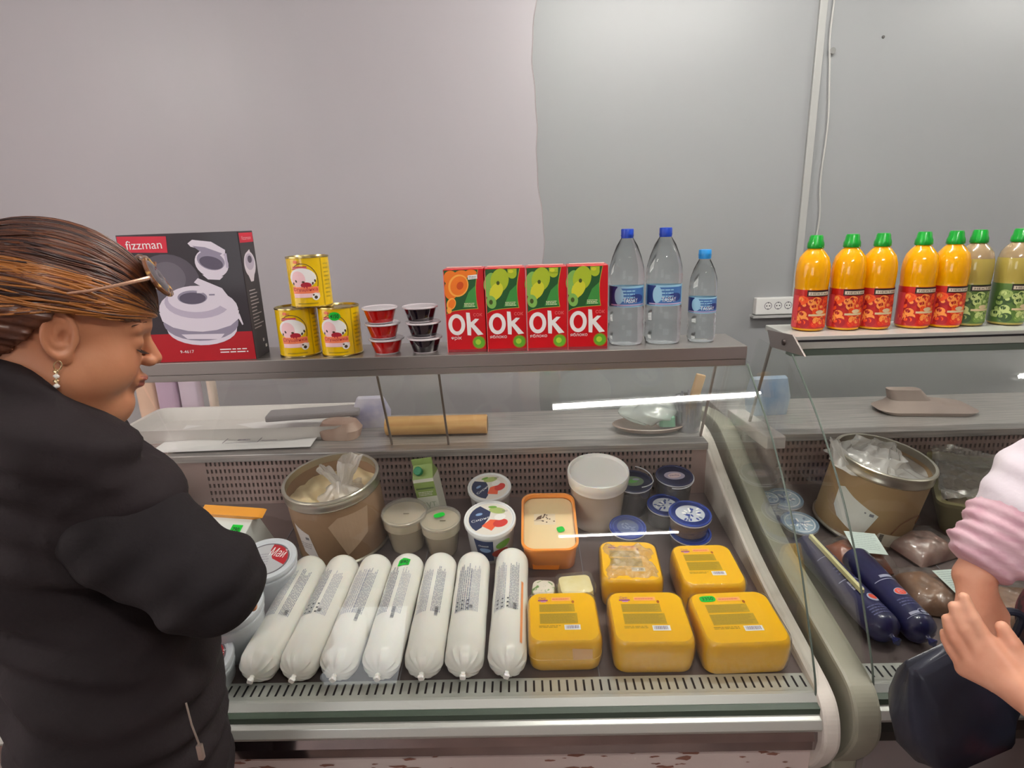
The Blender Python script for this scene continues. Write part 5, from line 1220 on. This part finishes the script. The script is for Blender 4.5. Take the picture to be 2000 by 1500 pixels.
# ---------------- the woman in black, head bent, seen from her right side
def woman():
    t = thing('person', 'woman in black with auburn hair and sunglasses on her head, looking down', 'person', (-.47, .55, 0))
    t_inv = Matrix.Translation(-Vector(t.location))
    # head frame: x forward, y left, z up
    Mh = Matrix.Translation((-.494, .610, 1.476)) @ Matrix.Rotation(R(37), 4, 'Z') @ Matrix.Rotation(R(19), 4, 'Y') @ Matrix.Rotation(R(0), 4, 'X') @ Matrix.Scale(.93, 4)
    MW = t_inv @ Mh
    Hi = Mh.inverted()
    def loc(p): return tuple(Hi @ Vector(p))
    nb = loc((-.535, .60, 1.33))
    def head(X, Y, Z): return head_sdf(X, Y, Z, nb)
    hm = net_mesh('body', head, (-.19, -.135, -.225), (.135, .135, .135), .0023, [SKIN, LIPS, BROW, LASH], face_pick, MW)
    body = obj('body', hm, t)
    brows(MW, t)
    # hair: cap and locks
    H1 = mat('hair_dark_brown', (72, 42, 32), .38, coat=.15, col2=(96, 56, 38), nscale=14, nstretch=(1, 6, 6)); H2 = mat('hair_auburn', (112, 62, 34), .36, coat=.15); H3 = mat('hair_golden', (158, 98, 44), .35, coat=.15); H4 = mat('hair_deep', (46, 26, 24), .4)
    EC = (-.020, 0, .042); ER = (.118, .0905, .104)
    hh = net_mesh('hair', hair_sdf, (-.165, -.11, -.11), (.115, .11, .155), .0032, [H1], None, MW)
    hb = MB(); hb.sharp = 100; hb.T = MW; rn = random.Random(12)
    for i in range(520):
        phi = rn.uniform(R(-2), R(182)); side = 1 if rn.random() < .35 else -1
        if rn.random() < .55: phi = rn.uniform(R(-10), R(75))
        th0 = rn.uniform(.02, .30)*PI if rn.random() < .7 else rn.uniform(.3, .6)*PI; th1 = min(th0+rn.uniform(.25, .65)*PI, .97*PI); pts = []; n = 16; wob = rn.uniform(-.05, .05); lift = rn.uniform(.0, .0028)
        phi = phi if phi < PI/2 else PI-phi
        for k in range(n+1):
            th = th0+(th1-th0)*k/n
            ph = phi-(.30*(1-th/PI))*(1 if phi > .3 else -.5)+wob*math.sin(th*5)
            x = EC[0]+(ER[0]+lift)*math.cos(th); y = side*(ER[1]+lift)*math.sin(th)*math.cos(ph); z = EC[2]+(ER[2]+lift)*math.sin(th)*math.sin(ph)
            low = .030 if x > -.015 else .030+(x+.015)*1.45
            if z < low: continue
            pts.append((x, y, z))
        if len(pts) < 5: continue
        r0 = rn.uniform(.0010, .0022); rad = [r0*math.sin(PI*(k+.35)/(len(pts)+.2))**.5 for k in range(len(pts))]
        gold = phi < R(34) and rn.random() < .62
        hb.tube(pts, rad, H3 if gold else rn.choice((H1, H1, H2, H4, H1)), 5)
    # merge cap + locks in one hair mesh
    cap_o = hb; V0 = [v.co.copy() for v in hh.vertices]; F0 = [list(p.vertices) for p in hh.polygons]; hb.T = None; hb.add(V0, F0, H1, True)
    # sideburn locks down in front of and behind the ear
    hb.T = MW
    for i in range(46):
        s_ = rn.random(); x0 = .075-.03*s_; pts = []
        for k in range(12):
            u = k/11; x = x0-.115*u; z = .052-.02*s_+.004*math.sin(u*4)-.012*u*u; pts.append((x, -.070-.014*math.sin(u*PI*.8)-.006*u-.002*rn.random()+.022*max(0, (x-.03)/.05), z))
        hb.tube(pts, .0016, rn.choice((H3, H2, H1, H3)), 5)
    for i in range(60):
        s_ = rn.random(); pts = []
        for k in range(12):
            u = k/11; pts.append((-.028-.075*u-.03*s_*u, -.084+.030*u*s_, .040-.055*u*(.4+s_)))
        hb.tube(pts, .0018, rn.choice((H3, H2, H1, H4)), 5)
    bpy.data.meshes.remove(hh)
    obj('hair', hb, t)
    # sunglasses pushed up on the head
    FR = mat('frame_tortoise', (110, 66, 40), .25, coat=.6, col2=(220, 170, 90), nscale=60, nlo=.5, nhi=.6); LN = mat('lens_dark', (44, 22, 32), .08, coat=1.); TP = mat('temple_gold', (222, 176, 150), .25, metal=.6)
    Mg = MW @ Matrix.Translation((.086, 0, .100)) @ Matrix.Rotation(R(-44), 4, 'Y') @ Matrix.Scale(1.2, 4)
    b = MB(); b.T = Mg
    for s_ in (-1, 1):
        pts = [(.006-.012*(abs(math.cos(a)*.027+.034)/.06)**2, s_*(.034+.028*math.cos(a)), .024*math.sin(a)) for a in [i*2*PI/28 for i in range(28)]]
        b.tube(pts, .0028, FR, 8, closed=True)
    b.tube([(.006, -.008, .008), (.010, 0, .011), (.006, .008, .008)], .0026, FR, 8); fr = obj('sunglasses', b, t, 'tortoise sunglasses pushed up on the hair')
    for s_ in (-1, 1):
        b = MB(); b.T = Mg
        b.grid(lambda u, v: (.006+.003*math.cos(PI*(u-.5))-.012*(abs((u)*.027*math.cos(2*PI*v)+.034)/.06)**2, s_*(.034+.027*u*math.cos(2*PI*v)), .023*u*math.sin(2*PI*v)), 6, 24, LN); obj('lens', b, fr)
        b = MB(); b.T = MW; b.tube([(.074, s_*.074, .098), (.066, s_*.082, .094), (.040, s_*.0935, .081), (.010, s_*.0955, .066), (-.010, s_*.092, .058)], [.003, .0028, .0022, .002, .0016], TP, 8); obj('temple', b, fr)
    # earring
    b = MB(); b.T = MW; GD = mat('earring_gold', (236, 214, 170), .2, metal=.9)
    b.tube([(-.006+.004*math.cos(a), -.083, -.036+.006*math.sin(a)) for a in [i*2*PI/14 for i in range(14)]], .0010, GD, 6, closed=True)
    for k in range(4): b.T = MW @ Matrix.Translation((-.0065+.001*k, -.084, -.0435-.0062*k)); b.lathe([(.0008, -.0032), (.0034, -.001), (.0036, .001), (.0010, .0032)], GD if k % 2 == 0 else mat('earring_stone', (236, 232, 226), .1, coat=1.), 8, smooth=False)
    obj('earring', b, t, 'dangling gold earring')
    # clothes (world coordinates relative to the person's origin)
    L = t.location
    def W(X, Y, Z): return X+L.x, Y+L.y, Z+L.z
    BL = mat('vest_black', (36, 29, 31), .82, spec=.25, col2=(40, 34, 36), nscale=5, bump=.15, bscale=220); BS = mat('sleeve_black', (32, 28, 30), .85, spec=.2, col2=(37, 32, 33), nscale=6, bump=.2, bscale=160)
    COL1, COL2, COL3 = (-.530, .532, 1.396), (-.470, .522, 1.352), (-.438, .528, 1.335)
    def torso(X, Y, Z):
        X, Y, Z = W(X, Y, Z)
        d = elp(X, Y, Z, (-.60, .66, 1.13), (.150, .16, .19))
        d = smin(d, elp(X, Y, Z, (-.532, .60, .93), (.130, .15, .20)), .08)
        d = smin(d, elp(X, Y, Z, (-.560, .59, .72), (.145, .165, .17)), .08)
        d = smin(d, cap(X, Y, Z, (-.445, .580, 1.235), (-.66, .74, 1.25), .066, .075), .06)
        d = smin(d, cap(X, Y, Z, (-.60, .64, 1.28), (-.597, .632, 1.352), .095, .082), .05)
        d = smin(d, cap(X, Y, Z, COL1, COL2, .057, .050), .05)
        d = smin(d, cap(X, Y, Z, (-.515, .548, 1.32), (-.45, .552, 1.262), .064, .066), .06)
        d = smin(d, cap(X, Y, Z, (-.60, .58, 1.33), (-.56, .56, 1.20), .07, .08), .06)
        d = smin(d, cap(X, Y, Z, COL2, COL3, .050, .040), .03)
        f = .006*np.sin(X*55+Z*70+2*np.sin(Z*23))*np.sin(Z*30+Y*25)+.004*np.sin(Z*95+X*40)
        seam = np.abs(np.sqrt((X+.395)**2+(Z-1.215)**2)-.090); f = f-.004*np.exp(-(seam/.007)**2)*(Y < .60)
        return d+f
    b = net_mesh('vest', torso, (-.34, -.25, .54), (.22, .32, 1.50), .0085, [BL]); obj('vest', b, t)
    def arm(X, Y, Z):
        X, Y, Z = W(X, Y, Z)
        d = cap(X, Y, Z, (-.437, .552, 1.225), (-.328, .527, 1.156), .078, .062)
        d = smin(d, cap(X, Y, Z, (-.320, .527, 1.156), (-.390, .610, 1.085), .060, .042), .03)
        f = .004*np.sin(X*70-Z*60+Y*20)*np.sin(Z*45+1)+.005*np.exp(-((Z-1.12-(X+.43)*.25)/.010)**2)*np.sin(X*60)
        return d+f
    b = net_mesh('sleeve', arm, (-.10, -.12, .98), (.26, .25, 1.36), .006, [BS]); obj('sleeve', b, t)
    def arm2(X, Y, Z):
        X, Y, Z = W(X, Y, Z)
        return smin(cap(X, Y, Z, (-.62, .76, 1.20), (-.53, .76, 1.05), .06, .052), cap(X, Y, Z, (-.53, .76, 1.05), (-.42, .67, 1.055), .05, .038), .03)
    b = net_mesh('sleeve', arm2, (-.30, .0, .92), (.18, .45, 1.32), .009, [BS]); obj('sleeve', b, t)
    b = MB(); b.tube([(.108, -.060, 1.00), (.117, -.071, .975), (.124, -.075, .948)], .0012, mat('zip_metal', (176, 160, 150), .3, metal=.8), 6); b.box(.121, .128, -.079, -.073, .925, .948, mat('zip_metal', (176, 160, 150), .3, metal=.8), .001); obj('zipper', b, t)
    b = MB()
    for s_ in (-1, 1): b.T = Matrix.Translation((-.095, .02+.075*s_, 0)); b.lathe([(.05, .06), (.06, .1), (.070, .45), (.082, .62), (.080, .72)], BL, 24)
    obj('trousers', b, t)
    for s_ in (-1, 1): b = MB(); b.T = Matrix.Translation((-.055, .02+.075*s_, .027)); b.loft([rrect(.25, .09, .04, 0, 5), rrect(.25, .092, .04, .03, 5), rrect(.16, .08, .035, .07, 5, -.04), rrect(.10, .08, .035, .10, 5, -.06)], mat('shoe_black', (30, 28, 30), .5)); obj('shoe', b, t)
    # hands held together in front of the belly
    def hands(X, Y, Z):
        X, Y, Z = W(X, Y, Z); d = 1e3*np.ones_like(X)
        for w0, k0, s_ in (((-.392, .612, 1.083), (-.392, .655, 1.075), 1), ((-.415, .668, 1.055), (-.382, .640, 1.062), -1)):
            w0, k0 = np.array(w0), np.array(k0); d1 = (k0-w0)/np.linalg.norm(k0-w0); sd = np.cross(d1, [0, 0, 1]); sd /= np.linalg.norm(sd)
            d = smin(d, cap(X, Y, Z, w0-d1*.04, w0, .026, .024), .02); d = smin(d, cap(X, Y, Z, w0+d1*.02, k0, .024, .026), .015)
            for j in range(4):
                a = k0+sd*(-.027+.018*j); m_ = a+d1*(.030, .034, .032, .026)[j]+np.array([0, 0, -.008]); e = m_+d1*.018+np.array([0, 0, -.020])
                d = smin(d, smin(cap(X, Y, Z, a, m_, .0088, .008), cap(X, Y, Z, m_, e, .008, .007), .003), .005)
            a = w0+d1*.02-sd*.02; d = smin(d, cap(X, Y, Z, a, a+d1*.04-sd*.022+np.array([0, 0, .004]), .011, .008), .008)
        return d
    b = net_mesh('hands', hands, (-.05, -.02, .95), (.20, .25, 1.17), .004, [SKIN]); obj('hands', b, t)
    return t
W_ = woman(); W_.location += Vector((-.092, .135, -.027))

# ---------------- the shopper on the right: hands together, white and pink sleeves
def shopper():
    t = thing('person', 'shopper at the right edge rubbing hands, in white and pink sleeves with a dark bag', 'person', (.74, .62, 0))
    L = t.location
    def W(X, Y, Z): return X+L.x, Y+L.y, Z+L.z
    o = np.array([L.x, L.y, L.z])
    SK = mat('skin_light', (222, 166, 138), .45, sss=.15, col2=(206, 144, 116), nscale=16, bump=.05, bscale=110)
    def fing(X, Y, Z, P, r0, r1):
        d = 1e3*np.ones_like(X); n = len(P)-1
        for i in range(n):
            a = r0+(r1-r0)*i/n; c = r0+(r1-r0)*(i+1)/n; d = smin(d, cap(X, Y, Z, P[i], P[i+1], a, c), .002)
        return d
    def body_f(X, Y, Z):
        X, Y, Z = W(X, Y, Z)
        # hand A comes down from the upper right
        wr = HA['wr']; d = cap(X, Y, Z, HA['arm'], wr, .034, .026)
        for i, k in enumerate(HA['k']): d = smin(d, cap(X, Y, Z, wr+(k-wr)*.25, k, .0155, .0115), .012)
        for k, m_, e, q in zip(HA['k'], HA['m'], HA['e'], (.0096, .0098, .0094, .0084)): d = smin(d, fing(X, Y, Z, [k, m_, (m_+e)/2+HA['b'], e], q, q*.78), .004)
        d = smin(d, fing(X, Y, Z, HA['th'], .0125, .0085), .008)
        # hand B rises from the lower right
        wr = HB['wr']; e2 = cap(X, Y, Z, HB['arm'], wr, .036, .026)
        for k in HB['k']: e2 = smin(e2, cap(X, Y, Z, wr+(k-wr)*.25, k, .0155, .0115), .012)
        for k, m_, e, q in zip(HB['k'], HB['m'], HB['e'], (.0096, .0098, .0094, .0084)): e2 = smin(e2, fing(X, Y, Z, [k, m_, (m_+e)/2+HB['b'], e], q, q*.78), .004)
        e2 = smin(e2, fing(X, Y, Z, HB['th'], .0125, .0085), .008)
        return smin(d, e2, .002)
    A = np.array
    HA = dict(arm=A([.600, .625, 1.225]), wr=A([.513, .600, 1.124]))
    # knuckle line runs along the view depth and slightly right
    HA['k'] = [A([.500, .562, 1.070]), A([.516, .566, 1.066]), A([.533, .573, 1.066]), A([.549, .583, 1.070])]
    HA['m'] = [A([.490, .535, 1.046]), A([.508, .536, 1.038]), A([.527, .543, 1.036]), A([.545, .556, 1.044])]
    HA['e'] = [A([.478, .520, 1.022]), A([.500, .517, 1.006]), A([.521, .523, 1.004]), A([.540, .538, 1.018])]
    HA['b'] = A([.002, -.002, .001]); HA['th'] = [A([.500, .590, 1.108]), A([.484, .573, 1.082]), A([.473, .556, 1.062])]
    HB = dict(arm=A([.560, .405, 1.010]), wr=A([.506, .470, 1.036]))
    HB['k'] = [A([.480, .516, 1.078]), A([.472, .517, 1.062]), A([.465, .520, 1.046]), A([.463, .525, 1.030])]
    HB['m'] = [A([.468, .534, 1.104]), A([.459, .534, 1.088]), A([.452, .536, 1.070]), A([.452, .539, 1.050])]
    HB['e'] = [A([.463, .549, 1.126]), A([.452, .549, 1.112]), A([.446, .549, 1.092]), A([.447, .550, 1.068])]
    HB['b'] = A([-.001, .002, .001]); HB['th'] = [A([.510, .490, 1.058]), A([.504, .507, 1.083]), A([.497, .520, 1.100])]
    b = net_mesh('body', body_f, tuple(A([.42, .38, .96])-o), tuple(A([.66, .68, 1.28])-o), .003, [SK]); body = obj('body', b, t)
    # nails
    b = MB(); b.T = None; NL = mat('nail_pink', (226, 170, 156), .25, coat=.6)
    # sleeves
    SLW = mat('sleeve_white', (222, 214, 220), .8, col2=(204, 190, 200), nscale=7, bump=.2, bscale=60); CUF = mat('cuff_pink', (210, 178, 186), .8, col2=(188, 146, 158), nscale=24, nstretch=(1, 1, 3))
    def slA(X, Y, Z):
        X, Y, Z = W(X, Y, Z)
        d = smin(cap(X, Y, Z, (.83, .75, 1.36), (.79, .70, 1.245), .078, .074), cap(X, Y, Z, (.79, .70, 1.245), (.63, .640, 1.245), .074, .064), .04); d = smin(d, cap(X, Y, Z, (.63, .640, 1.245), (.545, .612, 1.166), .064, .050), .03)
        s_ = (X-.545)*.63+(Y-.612)*.2+(Z-1.166)*.75
        return d+.004*np.sin(X*90+Z*60)*np.sin(Z*70-X*30)
    def sp(X, Y, Z):
        X, Y, Z = W(X, Y, Z); return (X-.545)*.63+(Y-.612)*.2+(Z-1.166)*.75
    b = net_mesh('sleeve', lambda X, Y, Z: smax(slA(X, Y, Z), .040-sp(X, Y, Z), .01), tuple(A([.46, .50, 1.08])-o), tuple(A([.94, .86, 1.50])-o), .006, [SLW]); obj('sleeve', b, t)
    def cf_(X, Y, Z):
        s_ = sp(X, Y, Z); return smax(slA(X, Y, Z)-.003+.003*np.sin(s_*330+9*X), s_-.055, .01)
    b = net_mesh('cuff', cf_, tuple(A([.46, .50, 1.08])-o), tuple(A([.72, .74, 1.34])-o), .0045, [CUF]); obj('cuff', b, t, 'gathered pink cuff')
    def slB(X, Y, Z):
        X, Y, Z = W(X, Y, Z)
        d = smin(cap(X, Y, Z, (.83, .47, 1.36), (.80, .41, 1.13), .078, .072), cap(X, Y, Z, (.80, .41, 1.13), (.66, .36, 1.0), .072, .062), .04); d = smin(d, cap(X, Y, Z, (.66, .36, .99), (.552, .412, 1.004), .060, .048), .03)
        return d+.004*np.sin(X*80+Z*70)*np.sin(Y*70)
    b = net_mesh('sleeve', slB, tuple(A([.47, .26, .90])-o), tuple(A([.94, .60, 1.48])-o), .006, [CUF]); obj('sleeve', b, t)
    FB = mat('blouse_dark_floral', (44, 24, 30), .75, col2=(96, 40, 48), nscale=24, nlo=.5, nhi=.56)
    def tor(X, Y, Z):
        X, Y, Z = W(X, Y, Z)
        d = elp(X, Y, Z, (.80, .60, 1.22), (.14, .19, .24)); d = smin(d, elp(X, Y, Z, (.79, .58, 1.0), (.14, .18, .2)), .06); d = smin(d, cap(X, Y, Z, (.82, .60, 1.40), (.82, .60, 1.47), .06, .05), .05)
        return smin(d, cap(X, Y, Z, (.82, .45, 1.36), (.82, .77, 1.36), .07, .07), .06)+.005*np.sin(X*50+Z*40)
    b = net_mesh('blouse', tor, tuple(A([.60, .34, .80])-o), tuple(A([1.02, .90, 1.56])-o), .010, [FB]); obj('blouse', b, t)
    SKT = mat('skirt_floral', (40, 30, 36), .75, col2=(190, 90, 96), nscale=16, nlo=.56, nhi=.62)
    b = MB(); b.T = Matrix.Translation((.09, -.12, .10)); b.lathe([(.20, .35), (.205, .40), (.19, .6), (.175, .8), (.15, .92), (.12, .98)], SKT, 40, rf=lambda a, z: 1+.06*math.sin(9*a)*(1-z)); obj('skirt', b, t)
    b = MB()
    for s_ in (-1, 1): b.T = Matrix.Translation((.09, -.12+.07*s_, .098)); b.lathe([(.035, .06), (.05, .25), (.045, .36)], SK, 20)
    obj('legs', b, t)
    for s_ in (-1, 1): b = MB(); b.T = Matrix.Translation((.04, -.12+.07*s_, .0785)); b.loft([rrect(.24, .085, .04, 0, 5), rrect(.24, .087, .04, .03, 5), rrect(.14, .08, .035, .07, 5, .04)], mat('shoe_dark', (40, 34, 36), .5)); obj('shoe', b, t)
    # head outside the picture, bent toward the hands
    M = Matrix.Translation(Vector((.795, .60, 1.575))-L) @ Matrix.Rotation(R(188), 4, 'Z') @ Matrix.Rotation(R(22), 4, 'Y') @ Matrix.Scale(.93, 4)
    nb = tuple(M.inverted() @ (Vector((.83, .60, 1.40))-L))
    b = net_mesh('head', lambda X, Y, Z: head_sdf(X, Y, Z, nb), (-.20, -.135, -.235), (.135, .135, .135), .0032, [SK, LIPS, BROW, LASH], face_pick, M); obj('head', b, t)
    brows(M, t)
    b = net_mesh('hair', hair_sdf, (-.165, -.11, -.11), (.115, .11, .155), .0035, [mat('hair_dark_brown', (72, 42, 32), .38)], None, M); obj('hair', b, t)
    return t
S_ = shopper(); S_.location += Vector((.134, .157, -.078))
# dark bag hanging below the hands
t = thing('handbag', 'dark navy soft bag hanging below the hands of the shopper at the right', 'bag', (.74, .82, .675))
NB = mat('bag_navy', (28, 30, 42), .5, coat=.15, col2=(40, 44, 60), nscale=9)
b = MB(); b.sharp = 180; Rr = []
for i, (z, wd, dp) in enumerate(((0, .10, .05), (.012, .17, .09), (.06, .20, .11), (.12, .19, .10), (.17, .15, .07), (.205, .11, .035), (.215, .10, .02))):
    ring = rrect(wd, dp, dp*.45, z, 7); Rr.append([(p[0]*(1+.04*math.sin(j*1.1+i)), p[1]*(1+.10*math.sin(j*.9+i*1.3)), p[2]+.006*math.sin(j*.8)) for j, p in enumerate(ring)])
b.loft(Rr, NB); obj('bag_body', b, t, rot=(0, R(-24), R(10)))
b = MB(); b.tube(smooth_path([(-.06, 0, .19), (-.02, -.01, .26), (.03, -.02, .27), (.04, -.0, .19)], 6), .006, NB, 8); obj('strap', b, t)
